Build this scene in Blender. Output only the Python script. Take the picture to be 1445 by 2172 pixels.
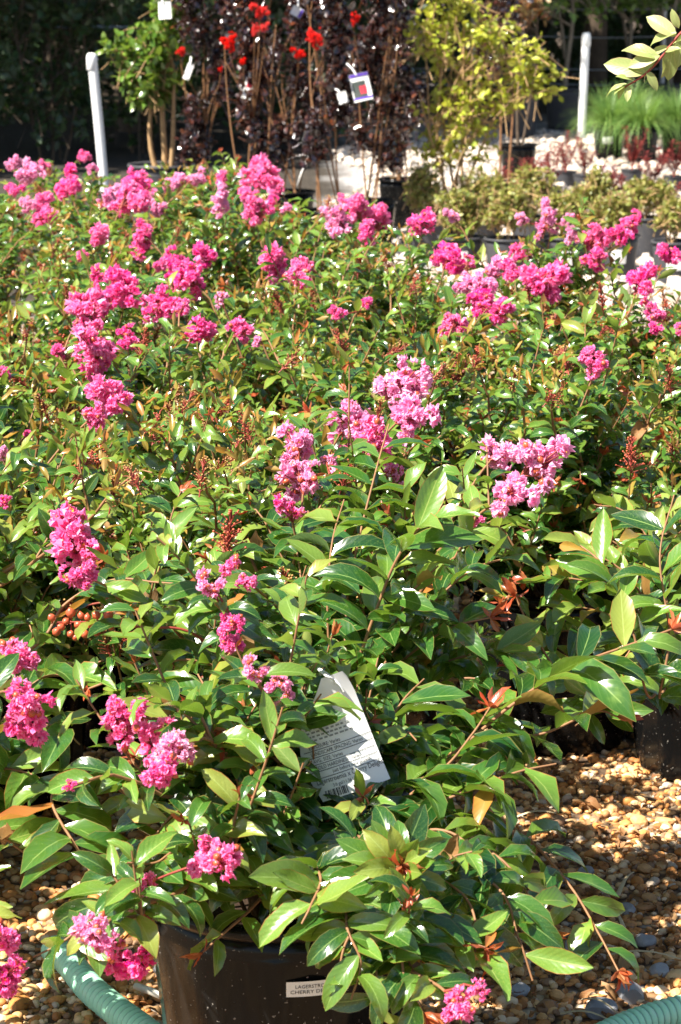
import bpy, math, random
import numpy as np
from mathutils import Matrix, Vector

# ------------------------------------------------------------------ camera, light
SC = bpy.context.scene
for o in list(bpy.data.objects): bpy.data.objects.remove(o)
rng = np.random.default_rng(11)
R = random.Random(5)
PITCH = math.radians(13.0); HCAM = 1.18; FPX = 5060.0
cam = bpy.data.cameras.new('camera'); camo = bpy.data.objects.new('camera', cam)
SC.collection.objects.link(camo); SC.camera = camo
camo.location = (0, 0, HCAM); camo.rotation_euler = (math.pi/2 - PITCH, 0, 0)
cam.sensor_fit = 'VERTICAL'; cam.sensor_height = 23.6; cam.lens = 23.6*FPX/2172
cam.clip_start = 0.02; cam.clip_end = 400
cam.dof.use_dof = True; cam.dof.focus_distance = 2.75; cam.dof.aperture_fstop = 12.0

SUN_TO = Vector((-0.60, -0.34, 0.92)).normalized()
W = bpy.data.worlds.new('World'); SC.world = W; W.use_nodes = True
wn = W.node_tree.nodes; wl = W.node_tree.links
sky = wn.new('ShaderNodeTexSky'); sky.sky_type = 'NISHITA'; sky.sun_disc = False
sky.sun_elevation = math.asin(SUN_TO.z); sky.sun_rotation = math.atan2(SUN_TO.x, SUN_TO.y) % (2*math.pi)
wl.new(sky.outputs[0], wn['Background'].inputs[0]); wn['Background'].inputs[1].default_value = 0.055
sun = bpy.data.lights.new('sun', 'SUN'); suno = bpy.data.objects.new('sun', sun); SC.collection.objects.link(suno)
sun.energy = 5.0; sun.angle = math.radians(0.53); sun.color = (1.0, 0.95, 0.86)
suno.rotation_euler = SUN_TO.to_track_quat('Z', 'Y').to_euler(); suno.location = (-6, -4, 9)
SC.view_settings.view_transform = 'Standard'; SC.view_settings.look = 'None'
SC.view_settings.exposure = 1.62; SC.view_settings.gamma = 1.0
SC.render.resolution_x = 681; SC.render.resolution_y = 1024
SC.cycles.max_bounces = 7; SC.cycles.transparent_max_bounces = 4

# ------------------------------------------------------------------ pixels to places
CAMR = np.array([1, 0, 0.]); CAMU = np.array([0, math.sin(PITCH), math.cos(PITCH)])
CAMF = np.array([0, math.cos(PITCH), -math.sin(PITCH)]); CAMP = np.array([0, 0, HCAM])
def ray(px, py): return CAMF + (px-722.5)/FPX*CAMR - (py-1086)/FPX*CAMU
def at_z(px, py, z): d = ray(px, py); return CAMP + d*((z-HCAM)/d[2])
def at_y(px, py, y): d = ray(px, py); return CAMP + d*(y/d[1])
def zat(py, y): return HCAM - y*math.tan(PITCH + math.atan((py-1086)/FPX))
def xat(px, py, y): return at_y(px, py, y)[0]
def at_d(px, py, s): d = ray(px, py); return CAMP + d/np.linalg.norm(d)*s
def norm(v): return v/(np.linalg.norm(v)+1e-9)
UP = np.array([0, 0, 1.]); SUNV = np.array(SUN_TO)

# ------------------------------------------------------------------ mesh helpers
class MB:
    """collects shapes; every vertex carries luv = (across, along, tint)"""
    def __init__(s): s.V = []; s.F3 = []; s.F4 = []; s.L = []; s.n = 0; s.M3 = []; s.M4 = []
    def add(s, V, F, L=None, m=0, tint=0.5):
        V = np.asarray(V, float); F = np.asarray(F, int)
        if L is None: L = np.tile([0.5, 0.5, tint], (len(V), 1))
        s.V.append(V); s.L.append(np.asarray(L, float))
        (s.F3 if F.shape[1] == 3 else s.F4).append(F + s.n); (s.M3 if F.shape[1] == 3 else s.M4).append(np.full(len(F), m, int))
        s.n += len(V); return s
    def mesh(s, name, mats, smooth=True, off=None):
        V = np.concatenate(s.V); L = np.concatenate(s.L)
        if off is not None: V = V - np.asarray(off)
        f3 = np.concatenate(s.F3) if s.F3 else np.zeros((0, 3), int); f4 = np.concatenate(s.F4) if s.F4 else np.zeros((0, 4), int)
        mi = np.concatenate(s.M3 + s.M4)
        me = bpy.data.meshes.new(name); me.vertices.add(len(V)); me.vertices.foreach_set('co', V.astype(np.float32).ravel())
        nl = f3.size + f4.size; me.loops.add(nl); me.polygons.add(len(f3)+len(f4))
        me.loops.foreach_set('vertex_index', np.concatenate([f3.ravel(), f4.ravel()]).astype(np.int32))
        st = np.concatenate([np.arange(len(f3))*3, len(f3)*3 + np.arange(len(f4))*4])
        me.polygons.foreach_set('loop_start', st.astype(np.int32))
        me.polygons.foreach_set('material_index', mi.astype(np.int32))
        a = me.attributes.new('luv', 'FLOAT_VECTOR', 'POINT'); a.data.foreach_set('vector', L.astype(np.float32).ravel())
        me.polygons.foreach_set('use_smooth', np.full(len(f3)+len(f4), smooth))
        for m in (mats if isinstance(mats, (list, tuple)) else [mats]): me.materials.append(m)
        me.update(calc_edges=True); return me
COL = SC.collection
def link(name, data, parent=None, loc=None):
    o = bpy.data.objects.new(name, data); COL.objects.link(o)
    if parent is not None: o.parent = parent
    if loc is not None: o.location = loc
    return o
def thing(name, label, cat, loc, group=None):
    o = link(name, None, None, loc); o.empty_display_size = 0.05
    return tag(o, label, cat, group)
def tag(o, label=None, cat=None, group=None, kind=None):
    if label: o['label'] = label
    if cat: o['category'] = cat
    if group: o['group'] = group
    if kind: o['kind'] = kind
    return o

def tube(mb, P, rad, sides=6, m=0, tint=0.5, cap=True, ring=None):
    P = np.asarray(P, float); n = len(P); rad = np.broadcast_to(np.asarray(rad, float), (n,))
    T = np.gradient(P, axis=0); T /= (np.linalg.norm(T, axis=1)[:, None]+1e-9)
    e = norm(np.cross(T[0], [0.31, 0.2, 0.93])); E = np.empty((n, 3))
    for i in range(n):
        t = T[i]; k = e[0]*t[0]+e[1]*t[1]+e[2]*t[2]; e = e-t*k; e = e/(math.sqrt(e[0]*e[0]+e[1]*e[1]+e[2]*e[2])+1e-9); E[i] = e
    B = np.cross(T, E); a = 2*math.pi*np.arange(sides)/sides
    V = P[:, None]+rad[:, None, None]*(np.cos(a)[None, :, None]*E[:, None]+np.sin(a)[None, :, None]*B[:, None])
    L = np.empty((n, sides, 3)); L[..., 0] = (np.arange(sides)/sides)[None]; L[..., 1] = np.linspace(0, 1, n)[:, None]; L[..., 2] = tint
    i = np.arange(n-1)[:, None]*sides; k = np.arange(sides)[None]; k2 = (k+1) % sides
    F = np.stack([i+k, i+k2, i+sides+k2, i+sides+k], 2).reshape(-1, 4); mb.add(V.reshape(-1, 3), F, L.reshape(-1, 3), m)
    if cap:
        for i, rev in ((0, True), (n-1, False)):
            mb.add(V[i], [(0, k, k+1) if not rev else (0, k+1, k) for k in range(1, sides-1)], None, m, tint)
def lathe(mb, prof, seg=32, c=(0, 0, 0), m=0, mod=None, tint=0.5):
    V = []; L = []
    for j, (r, z) in enumerate(prof):
        for k in range(seg):
            a = 2*math.pi*k/seg; rr = r if mod is None else mod(r, z, a)
            V.append((c[0]+rr*math.cos(a), c[1]+rr*math.sin(a), c[2]+z)); L.append((k/seg, j/(len(prof)-1), tint))
    F = [(j*seg+k, j*seg+(k+1) % seg, (j+1)*seg+(k+1) % seg, (j+1)*seg+k) for j in range(len(prof)-1) for k in range(seg)]
    mb.add(V, F, L, m)
def box(mb, c, s, m=0):
    c = np.asarray(c); s = np.asarray(s)/2
    V = [c + s*np.array([x, y, z]) for x in (-1, 1) for y in (-1, 1) for z in (-1, 1)]
    mb.add(V, [(0, 1, 3, 2), (4, 6, 7, 5), (0, 4, 5, 1), (2, 3, 7, 6), (0, 2, 6, 4), (1, 5, 7, 3)], None, m)
def catmull(P, n):
    P = [np.asarray(p, float) for p in P]; P = [2*P[0]-P[1]] + P + [2*P[-1]-P[-2]]; out = []
    segs = len(P)-3
    for q in np.linspace(0, segs-1e-6, n):
        i = int(q); t = q-i; a, b, c, d = P[i:i+4]
        out.append(0.5*((2*b)+(-a+c)*t+(2*a-5*b+4*c-d)*t*t+(-a+3*b-3*c+d)*t**3))
    return np.array(out)
def bez(a, b, c, d, n):
    t = np.linspace(0, 1, n)[:, None]
    return (1-t)**3*a + 3*(1-t)**2*t*b + 3*(1-t)*t*t*c + t**3*d

def leaf_tmpl(na, nu, ratio, droop=0.5, fold=0.25, wav=0.0, peak=0.9, blunt=0.75, twist=0.0, seed=0, lift=0.15):
    """unit leaf along +Y, upper face +Z"""
    r = np.random.default_rng(seed); V = []; L = []
    ts = np.linspace(0, 1, na); us = np.linspace(-1, 1, nu); p = np.zeros(2); ang = lift; prev = 0; ph = r.uniform(0, 6)
    for i, t in enumerate(ts):
        if i: ang = lift - droop*t; p = p + (t-prev)*np.array([math.cos(ang), math.sin(ang)]); prev = t
        w = ratio*0.5*max(math.sin(math.pi*t**peak), 0)**blunt
        w = max(w, 0.012 if t < 0.5 else 0.004)
        tw = twist*t
        for u in us:
            x = u*w; z = fold*abs(u)*w + wav*math.sin(t*11+ph+(2 if u > 0 else 0))*abs(u)**2*ratio*0.3
            x, z = x*math.cos(tw)-z*math.sin(tw), x*math.sin(tw)+z*math.cos(tw)
            V.append((x, p[0]-z*math.sin(ang), p[1]+z*math.cos(ang))); L.append((0.5+0.5*u, t, 0))
    F = [(i*nu+k, i*nu+k+1, (i+1)*nu+k+1, (i+1)*nu+k) for i in range(na-1) for k in range(nu-1)]
    return np.array(V), np.array(F), np.array(L)
def frames(D, N):
    D = np.asarray(D, float); N = np.asarray(N, float)
    D = D/(np.linalg.norm(D, axis=1)[:, None]+1e-9); S = np.cross(D, N); S /= (np.linalg.norm(S, axis=1)[:, None]+1e-9)
    return np.stack([S, D, np.cross(S, D)], axis=2)
def scatter(mb, tmpl, P, D, N, size, tint, m=0):
    """many leaves of one template joined into mb"""
    V, F, L = tmpl; n = len(P)
    if n == 0: return
    M = frames(D, N)*np.asarray(size)[:, None, None]
    W_ = np.einsum('nij,vj->nvi', M, V) + np.asarray(P)[:, None, :]
    LL = np.tile(L, (n, 1, 1)); LL[:, :, 2] = np.asarray(tint)[:, None]
    FF = F[None] + (np.arange(n)*len(V))[:, None, None]
    mb.add(W_.reshape(-1, 3), FF.reshape(-1, F.shape[1]), LL.reshape(-1, 3), m)

# ------------------------------------------------------------------ materials
class NT:
    def __init__(s, name):
        s.m = bpy.data.materials.new(name); s.m.use_nodes = True; s.t = s.m.node_tree; s.t.nodes.clear()
        s.out = s.n('ShaderNodeOutputMaterial')
    def n(s, typ, **kw):
        x = s.t.nodes.new(typ)
        for k, v in kw.items(): setattr(x, k, v)
        return x
    def l(s, a, b): s.t.links.new(a, b)
    def val(s, sock, v):
        if hasattr(v, 'is_output') or isinstance(v, bpy.types.NodeSocket): s.l(v, sock)
        else: sock.default_value = v
    def math(s, op, a, b=0.0, c=None):
        x = s.n('ShaderNodeMath', operation=op); s.val(x.inputs[0], a); s.val(x.inputs[1], b)
        if c is not None: s.val(x.inputs[2], c)
        return x.outputs[0]
    def ramp(s, fac, stops, mode='LINEAR'):
        x = s.n('ShaderNodeValToRGB'); x.color_ramp.interpolation = mode; e = x.color_ramp.elements
        while len(e) < len(stops): e.new(0.5)
        for q, (p, c) in zip(e, stops): q.position = p; q.color = (*c, 1)
        s.val(x.inputs[0], fac); return x.outputs[0]
    def mix(s, fac, a, b, blend='MIX'):
        x = s.n('ShaderNodeMix', data_type='RGBA', blend_type=blend); s.val(x.inputs[0], fac)
        for k, v in ((6, a), (7, b)):
            if isinstance(v, tuple): x.inputs[k].default_value = (*v, 1)
            else: s.l(v, x.inputs[k])
        return x.outputs[2]
    def noise(s, scale, detail=3, vec=None, rough=0.55):
        x = s.n('ShaderNodeTexNoise'); x.inputs['Scale'].default_value = scale; x.inputs['Detail'].default_value = detail; x.inputs['Roughness'].default_value = rough
        if vec is None: vec = s.n('ShaderNodeTexCoord').outputs['Object']
        s.l(vec, x.inputs['Vector']); return x.outputs[0]
    def step(s, v, a, b):
        x = s.n('ShaderNodeMapRange', interpolation_type='SMOOTHSTEP'); s.val(x.inputs[0], v)
        x.inputs[1].default_value = a; x.inputs[2].default_value = b; return x.outputs[0]
    def luv(s):
        a = s.n('ShaderNodeAttribute', attribute_name='luv'); x = s.n('ShaderNodeSeparateXYZ'); s.l(a.outputs['Vector'], x.inputs[0]); return x.outputs
    def bsdf(s, col, rough=0.5, spec=0.5, bump=None, bstr=0.3, bdist=0.01, trans=None, tcol=None, coat=0.0, metal=0.0):
        b = s.n('ShaderNodeBsdfPrincipled')
        if isinstance(col, tuple): b.inputs['Base Color'].default_value = (*col, 1)
        else: s.l(col, b.inputs['Base Color'])
        s.val(b.inputs['Roughness'], rough); s.val(b.inputs['Specular IOR Level'], spec); b.inputs['Metallic'].default_value = metal
        b.inputs['Coat Weight'].default_value = coat; b.inputs['Coat Roughness'].default_value = 0.13
        if bump is not None:
            k = s.n('ShaderNodeBump'); k.inputs['Strength'].default_value = bstr; k.inputs['Distance'].default_value = bdist
            s.l(bump, k.inputs['Height']); s.l(k.outputs[0], b.inputs['Normal'])
        if trans:
            t = s.n('ShaderNodeBsdfTranslucent')
            if isinstance(tcol, tuple): t.inputs[0].default_value = (*tcol, 1)
            else: s.l(tcol if tcol is not None else col, t.inputs[0])
            x = s.n('ShaderNodeMixShader'); x.inputs[0].default_value = trans; s.l(b.outputs[0], x.inputs[1]); s.l(t.outputs[0], x.inputs[2])
            s.l(x.outputs[0], s.out.inputs[0])
        else: s.l(b.outputs[0], s.out.inputs[0])
        return s.m

def leaf_mat(name, stops, margin=(0.28, 0.22, 0.06), rib=(0.24, 0.36, 0.09), rough=0.3, trans=0.30, tcol=(0.32, 0.50, 0.03), spec=0.6, veins=True, ribw=0.035, coat=0.0):
    t = NT(name); u, v, ti = t.luv(); oi = t.n('ShaderNodeObjectInfo')
    r = t.math('FRACT', t.math('ADD', ti, oi.outputs['Random']))
    c = t.ramp(r, stops)
    nz = t.noise(38, 3); c = t.mix(t.math('MULTIPLY', t.step(nz, 0.52, 0.75), 0.35), c, tuple(min(1, x*1.7+0.02) for x in stops[-1][1]))
    au = t.math('ABSOLUTE', t.math('SUBTRACT', u, 0.5)); bump = None
    if veins:
        wv = t.math('SINE', t.math('MULTIPLY', t.math('SUBTRACT', v, t.math('MULTIPLY', au, 0.55)), 52.0))
        vein = t.step(wv, 0.86, 1.0); c = t.mix(t.math('MULTIPLY', vein, 0.13), c, rib)
        bump = t.math('SUBTRACT', wv, t.math('MULTIPLY', t.step(au, 0.06, 0.0), 2.0))
    c = t.mix(t.math('MULTIPLY', t.step(au, ribw, 0.008), 0.8), c, rib)
    c = t.mix(t.math('MULTIPLY', t.step(au, 0.462, 0.492), 0.75), c, margin)
    tc = t.mix(0.55, c, tcol)
    geo = t.n('ShaderNodeNewGeometry'); c = t.mix(t.math('MULTIPLY', geo.outputs['Backfacing'], 0.35), c, tuple(0.6*x+0.05 for x in rib))
    rr = t.math('ADD', t.math('MULTIPLY', t.noise(60, 2), 0.18), rough-0.06)
    return t.bsdf(c, rr, spec, bump, 0.07, 0.0012, trans, tc, coat=coat)

M = {}
M['leaf'] = leaf_mat('crape_leaf', [(0, (.010, .050, .010)), (.4, (.022, .088, .014)), (.75, (.050, .140, .019)), (1, (.13, .21, .028))], rough=.21, spec=.6, coat=.65)
M['young'] = leaf_mat('crape_young_leaf', [(0, (.085, .20, .024)), (.6, (.14, .25, .035)), (1, (.24, .27, .045))], margin=(.40, .10, .03), rib=(.32, .40, .10), tcol=(.40, .55, .05), rough=.27, spec=.6, coat=.35)
M['red'] = leaf_mat('crape_red_leaf', [(0, (.32, .035, .015)), (.5, (.42, .09, .03)), (1, (.36, .17, .04))], margin=(.5, .06, .02), rib=(.5, .14, .05), tcol=(.7, .12, .03), trans=.35)
M['bronze'] = leaf_mat('crape_bronze_leaf', [(0, (.22, .20, .03)), (.6, (.34, .22, .04)), (1, (.40, .14, .03))], margin=(.45, .08, .03), rib=(.42, .26, .07), tcol=(.62, .34, .04), rough=.3, coat=.3, trans=.34)
M['dry'] = leaf_mat('dry_leaf', [(0, (.20, .085, .03)), (.5, (.30, .14, .05)), (1, (.42, .26, .12))], margin=(.2, .1, .05), rib=(.45, .28, .14), rough=.6, tcol=(.5, .25, .08), spec=.3)
M['purple'] = leaf_mat('purple_leaf', [(0, (.010, .004, .005)), (.6, (.022, .007, .008)), (.85, (.05, .014, .010)), (1, (.16, .045, .014))], margin=(.02, .008, .008), rib=(.03, .012, .012), rough=.22, trans=.06, spec=.9, coat=.5, tcol=(.25, .05, .02), veins=False)
M['lime'] = leaf_mat('lime_leaf', [(0, (.22, .30, .02)), (.5, (.40, .46, .03)), (1, (.58, .58, .08))], margin=(.36, .33, .05), rib=(.42, .42, .1), rough=.4, trans=.35, tcol=(.55, .52, .03), veins=False)
M['olive'] = leaf_mat('olive_leaf', [(0, (.13, .18, .03)), (.6, (.24, .27, .05)), (1, (.42, .38, .10))], margin=(.3, .24, .06), rib=(.34, .3, .09), rough=.42, trans=.3, tcol=(.45, .4, .06), veins=False)
M['burg'] = leaf_mat('burgundy_leaf', [(0, (.07, .012, .014)), (.6, (.13, .022, .022)), (1, (.22, .045, .03))], margin=(.2, .03, .03), rib=(.24, .05, .05), rough=.4, trans=.25, tcol=(.5, .04, .03), veins=False)
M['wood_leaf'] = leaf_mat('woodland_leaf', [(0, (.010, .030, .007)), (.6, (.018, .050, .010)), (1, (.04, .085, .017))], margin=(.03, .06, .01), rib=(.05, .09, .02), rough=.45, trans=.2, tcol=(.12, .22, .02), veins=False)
M['tree_leaf'] = leaf_mat('potted_tree_leaf', [(0, (.05, .13, .018)), (.6, (.10, .20, .025)), (1, (.18, .28, .035))], rough=.28, trans=.28, tcol=(.3, .42, .03), veins=False)
M['willow'] = leaf_mat('pale_leaf', [(0, (.23, .30, .08)), (.6, (.30, .36, .11)), (1, (.36, .40, .15))], margin=(.55, .30, .2), rib=(.48, .52, .22), rough=.45, trans=.3, tcol=(.55, .6, .12))
M['rust'] = leaf_mat('rust_leaf', [(0, (.10, .035, .012)), (1, (.24, .09, .02))], rough=.5, trans=.25, tcol=(.4, .12, .02), veins=False)
def grass_mat():
    t = NT('grass_blade'); u, v, ti = t.luv(); c = t.ramp(ti, [(0, (.06, .15, .035)), (.6, (.15, .28, .07)), (1, (.34, .44, .13))])
    return t.bsdf(c, .45, .4, trans=.3, tcol=(.25, .4, .06))
M['grass'] = grass_mat()
def petal_mat(name, a, b, c, tr):
    t = NT(name); u, v, ti = t.luv(); oi = t.n('ShaderNodeObjectInfo')
    k = t.math('ADD', t.math('MULTIPLY', v, 0.55), t.math('MULTIPLY', ti, 0.45)); col = t.ramp(k, [(0, a), (.5, b), (1, c)])
    h = t.n('ShaderNodeHueSaturation'); t.l(col, h.inputs['Color']); h.inputs['Hue'].default_value = 0.5
    t.l(t.math('ADD', t.math('MULTIPLY', oi.outputs['Random'], 0.25), 0.85), h.inputs['Saturation'])
    return t.bsdf(h.outputs[0], .6, .25, trans=.5, tcol=tr)
M['pink'] = petal_mat('pink_petal', (.84, .015, .22), (.95, .11, .44), (.98, .46, .71), (1.0, .24, .55))
M['pale'] = petal_mat('pale_pink_petal', (.78, .11, .34), (.92, .36, .62), (.97, .66, .82), (.99, .48, .72))
M['redflower'] = petal_mat('red_petal', (.45, .004, .004), (.75, .012, .010), (.85, .05, .03), (.9, .03, .02))
def simple(name, col, rough=.5, spec=.5, nscale=None, namp=.25, bump=.0, metal=0.0, bdist=.004, coat=0):
    t = NT(name)
    if nscale is None: return t.bsdf(col, rough, spec, metal=metal, coat=coat)
    n = t.noise(nscale, 5); c = t.mix(n, tuple(x*(1-namp) for x in col), tuple(min(1, x*(1+namp)) for x in col))
    return t.bsdf(c, rough, spec, n if bump else None, bump, bdist, metal=metal, coat=coat)
M['bud'] = simple('bud_skin', (.46, .085, .035), .38, .5, 90, .5)
M['budgreen'] = simple('unripe_bud', (.38, .21, .06), .45, .5, 90, .5)
M['stamen'] = simple('stamen', (.75, .42, .04), .6, .3)
M['stem'] = simple('bark_stem', (.24, .12, .055), .6, .3, 60, .45, .3, bdist=.002)
M['redstem'] = simple('red_stem', (.26, .045, .03), .5, .4, 60, .4)
M['tanstem'] = simple('tan_stem', (.40, .25, .12), .65, .3, 25, .4, .4, bdist=.004)
M['bark'] = simple('tree_bark', (.09, .065, .045), .85, .2, 9, .6, .7, bdist=.03)
M['greybark'] = simple('grey_bark', (.20, .17, .13), .8, .2, 14, .5, .5, bdist=.01)
def pot_mat(name, col, dirt, rough):
    t = NT(name); n = t.noise(7, 5); f = t.noise(55, 4, rough=.7)
    d = t.math('MULTIPLY', t.step(n, .45, .72), t.step(f, .4, .65)); c = t.mix(t.math('MULTIPLY', d, .75), col, dirt)
    sp = t.step(t.noise(240, 1), .70, .76); c = t.mix(t.math('MULTIPLY', sp, .5), c, (.35, .32, .28))
    return t.bsdf(c, t.math('ADD', t.math('MULTIPLY', d, .2), rough), .2, f, .05, .002)
M['pot'] = pot_mat('black_pot_plastic', (.005, .005, .005), (.012, .010, .009), .17)
M['greypot'] = pot_mat('grey_pot_plastic', (.055, .055, .06), (.12, .11, .10), .45)  # paler grey plastic than the black pots
M['soil'] = simple('potting_soil', (.035, .022, .014), .95, .1, 70, .8, 1.0, bdist=.012)
M['white'] = simple('white_pvc', (.80, .80, .79), .38, .5, 5, .05)
M['paper'] = simple('white_tag_plastic', (.74, .74, .71), .35, .5)
M['ink'] = simple('black_ink', (.02, .02, .022), .5, .3)
M['greyink'] = simple('grey_ink', (.24, .25, .24), .5, .3)
M['purpleink'] = simple('purple_ink', (.10, .04, .38), .4, .5)
M['redink'] = simple('red_ink', (.55, .03, .05), .4, .5)
M['darkink'] = simple('dark_green_ink', (.05, .06, .05), .4, .5)
M['tie'] = simple('white_tie', (.78, .78, .76), .5, .4)
M['wire'] = simple('galvanised_wire', (.38, .40, .42), .4, .5, metal=.6)
M['pipe'] = simple('blue_grey_pipe', (.22, .30, .36), .4, .5)
M['straw'] = simple('dry_straw', (.52, .42, .25), .7, .3, 40, .3)
M['stick'] = simple('bleached_stick', (.70, .66, .56), .7, .3, 30, .2)
M['grey_stone'] = simple('grey_stone', (.30, .30, .31), .7, .3, 30, .5, .5, bdist=.006)
M['redcloth'] = simple('red_plastic', (.45, .03, .02), .5, .4)
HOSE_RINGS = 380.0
def hose_mat():
    t = NT('hose_plastic'); u, v, ti = t.luv(); n = t.noise(9, 4); c = t.mix(n, (.30, .72, .46), (.50, .84, .62))
    f = t.noise(70, 3); c = t.mix(t.math('MULTIPLY', t.step(f, .5, .75), .4), c, (.62, .74, .62)); g = t.step(t.math('ABSOLUTE', t.math('SINE', t.math('MULTIPLY', v, HOSE_RINGS))), .55, .1); c = t.mix(t.math('MULTIPLY', g, .6), c, (.10, .20, .14)); return t.bsdf(c, .42, .45)   # shade between the ribs painted in as dark rings
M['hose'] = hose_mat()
PAL = [(.50, .26, .09), (.42, .20, .06), (.56, .36, .17), (.62, .47, .28), (.70, .60, .45), (.33, .15, .05), (.26, .17, .11), (.48, .30, .15), (.36, .20, .09), (.44, .40, .35), (.60, .40, .20), (.50, .27, .10)]
def pebble_mat(name, pal, rough=.62):
    t = NT(name); u, v, ti = t.luv()
    c = t.ramp(ti, [((i+.0)/len(pal), p) for i, p in enumerate(pal)], 'CONSTANT')
    n = t.noise(120, 4); c = t.mix(.55, c, t.mix(n, (.28, .17, .09), (1, .95, .86)), 'MULTIPLY')
    c = t.mix(1.0, c, (1.35, 1.24, 1.10), 'MULTIPLY'); return t.bsdf(c, rough, .4, n, .25, .002)
M['pebble'] = pebble_mat('river_pebble', PAL)
M['chip'] = pebble_mat('white_chip', [(.52, .50, .49), (.60, .58, .57), (.42, .40, .38), (.62, .60, .59), (.34, .31, .28)])
def ground_mat():
    t = NT('gravel_ground'); geo = t.n('ShaderNodeNewGeometry'); P = geo.outputs['Position']
    vo = t.n('ShaderNodeTexVoronoi'); vo.inputs['Scale'].default_value = 62; t.l(P, vo.inputs['Vector'])
    sx = t.n('ShaderNodeSeparateXYZ'); t.l(vo.outputs['Color'], sx.inputs[0])
    tan = t.ramp(sx.outputs[0], [((i)/len(PAL), tuple(.75*x for x in p)) for i, p in enumerate(PAL)], 'CONSTANT')
    vw = t.n('ShaderNodeTexVoronoi'); vw.inputs['Scale'].default_value = 22; t.l(P, vw.inputs['Vector'])
    sw = t.n('ShaderNodeSeparateXYZ'); t.l(vw.outputs['Color'], sw.inputs[0])
    wh = t.ramp(sw.outputs[0], [(0, (.30, .28, .27)), (.5, (.40, .39, .38)), (1, (.48, .47, .46))])
    tan = t.mix(t.step(vo.outputs['Distance'], .25, .75), tan, (.08, .05, .03)); wh = t.mix(t.step(vw.outputs['Distance'], .3, .85), wh, (.25, .22, .2))
    sp = t.n('ShaderNodeSeparateXYZ'); t.l(P, sp.inputs[0]); nz = t.noise(1.3, 3, P)
    k = t.step(t.math('ADD', sp.outputs[1], t.math('MULTIPLY', nz, 1.2)), 8.0, 9.2); bare = t.math('MULTIPLY', t.step(t.math('ADD', sp.outputs[0], t.math('MULTIPLY', nz, .6)), .45, .15), t.step(sp.outputs[1], 7.5, 8.5)); wh = t.mix(bare, wh, t.mix(t.noise(9, 4, P), (.02, .017, .014), (.07, .055, .04))); c = t.mix(k, tan, wh)  # bare: dark ground at far left, shade painted into the gravel colour
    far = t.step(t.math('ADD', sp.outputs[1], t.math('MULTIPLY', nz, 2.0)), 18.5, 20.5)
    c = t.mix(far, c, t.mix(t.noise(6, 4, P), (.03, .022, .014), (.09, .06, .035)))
    h = t.math('SUBTRACT', 1.0, vo.outputs['Distance']); return t.bsdf(c, .8, .3, h, .7, .012)
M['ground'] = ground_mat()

# ------------------------------------------------------------------ the ground
mb = MB(); nx = 2
gx = [-150, -20, 20, 150]; gy = [-60, -5, 30, 260]
mb.add([(x, y, 0) for y in gy for x in gx], [(j*4+i, j*4+i+1, (j+1)*4+i+1, (j+1)*4+i) for j in range(3) for i in range(3)])
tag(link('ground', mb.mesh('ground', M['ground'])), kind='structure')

def ico(sub):
    p = (1+5**.5)/2
    V = [(-1, p, 0), (1, p, 0), (-1, -p, 0), (1, -p, 0), (0, -1, p), (0, 1, p), (0, -1, -p), (0, 1, -p), (p, 0, -1), (p, 0, 1), (-p, 0, -1), (-p, 0, 1)]
    F = [(0, 11, 5), (0, 5, 1), (0, 1, 7), (0, 7, 10), (0, 10, 11), (1, 5, 9), (5, 11, 4), (11, 10, 2), (10, 7, 6), (7, 1, 8), (3, 9, 4), (3, 4, 2), (3, 2, 6), (3, 6, 8), (3, 8, 9), (4, 9, 5), (2, 4, 11), (6, 2, 10), (8, 6, 7), (9, 8, 1)]
    V = [norm(np.array(v, float)) for v in V]
    for _ in range(sub):
        c = {}; nf = []
        def mid(a, b):
            k = (min(a, b), max(a, b))
            if k not in c: V.append(norm(V[a]+V[b])); c[k] = len(V)-1
            return c[k]
        for a, b, d in F:
            x, y, z = mid(a, b), mid(b, d), mid(d, a); nf += [(a, x, z), (b, y, x), (d, z, y), (x, y, z)]
        F = nf
    return np.array(V), np.array(F)
ICO0, ICO1, ICO2 = ico(0), ico(1), ico(2)
def stones(mb, P, size, base, lump=.22, tintp=None, zsq=(.45, .8)):
    V, F = base; n = len(P); nv = len(V)
    sc = np.stack([rng.uniform(.75, 1.25, n), rng.uniform(.65, 1.0, n), rng.uniform(*zsq, n)], 1)*size[:, None]
    k = rng.normal(size=(n, 3, 3)); ph = rng.uniform(0, 6, (n, 3))
    rad = 1 + lump*np.sin(np.einsum('nkj,vj->nvk', k*1.3, V)+ph[:, None]).mean(2)
    W_ = V[None]*rad[..., None]*sc[:, None]
    a = rng.uniform(0, 6.28, n); tl = rng.normal(0, .25, n)
    y2 = W_[..., 1]*np.cos(tl)[:, None]-W_[..., 2]*np.sin(tl)[:, None]; z2 = W_[..., 1]*np.sin(tl)[:, None]+W_[..., 2]*np.cos(tl)[:, None]
    x3 = W_[..., 0]*np.cos(a)[:, None]-y2*np.sin(a)[:, None]; y3 = W_[..., 0]*np.sin(a)[:, None]+y2*np.cos(a)[:, None]
    W_ = np.stack([x3, y3, z2], 2) + P[:, None]
    t = rng.uniform(0, 1, n) if tintp is None else tintp
    L = np.zeros((n, nv, 3)); L[..., 2] = t[:, None]; L[..., :2] = .5
    mb.add(W_.reshape(-1, 3), (F[None]+(np.arange(n)*nv)[:, None, None]).reshape(-1, 3), L.reshape(-1, 3))
def field(n, y0, y1, hw):
    y = y0+(y1-y0)*rng.uniform(0, 1, n); x = rng.uniform(-1, 1, n)*(hw(y)); return np.stack([x, y], 1)
mb = MB()
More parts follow.
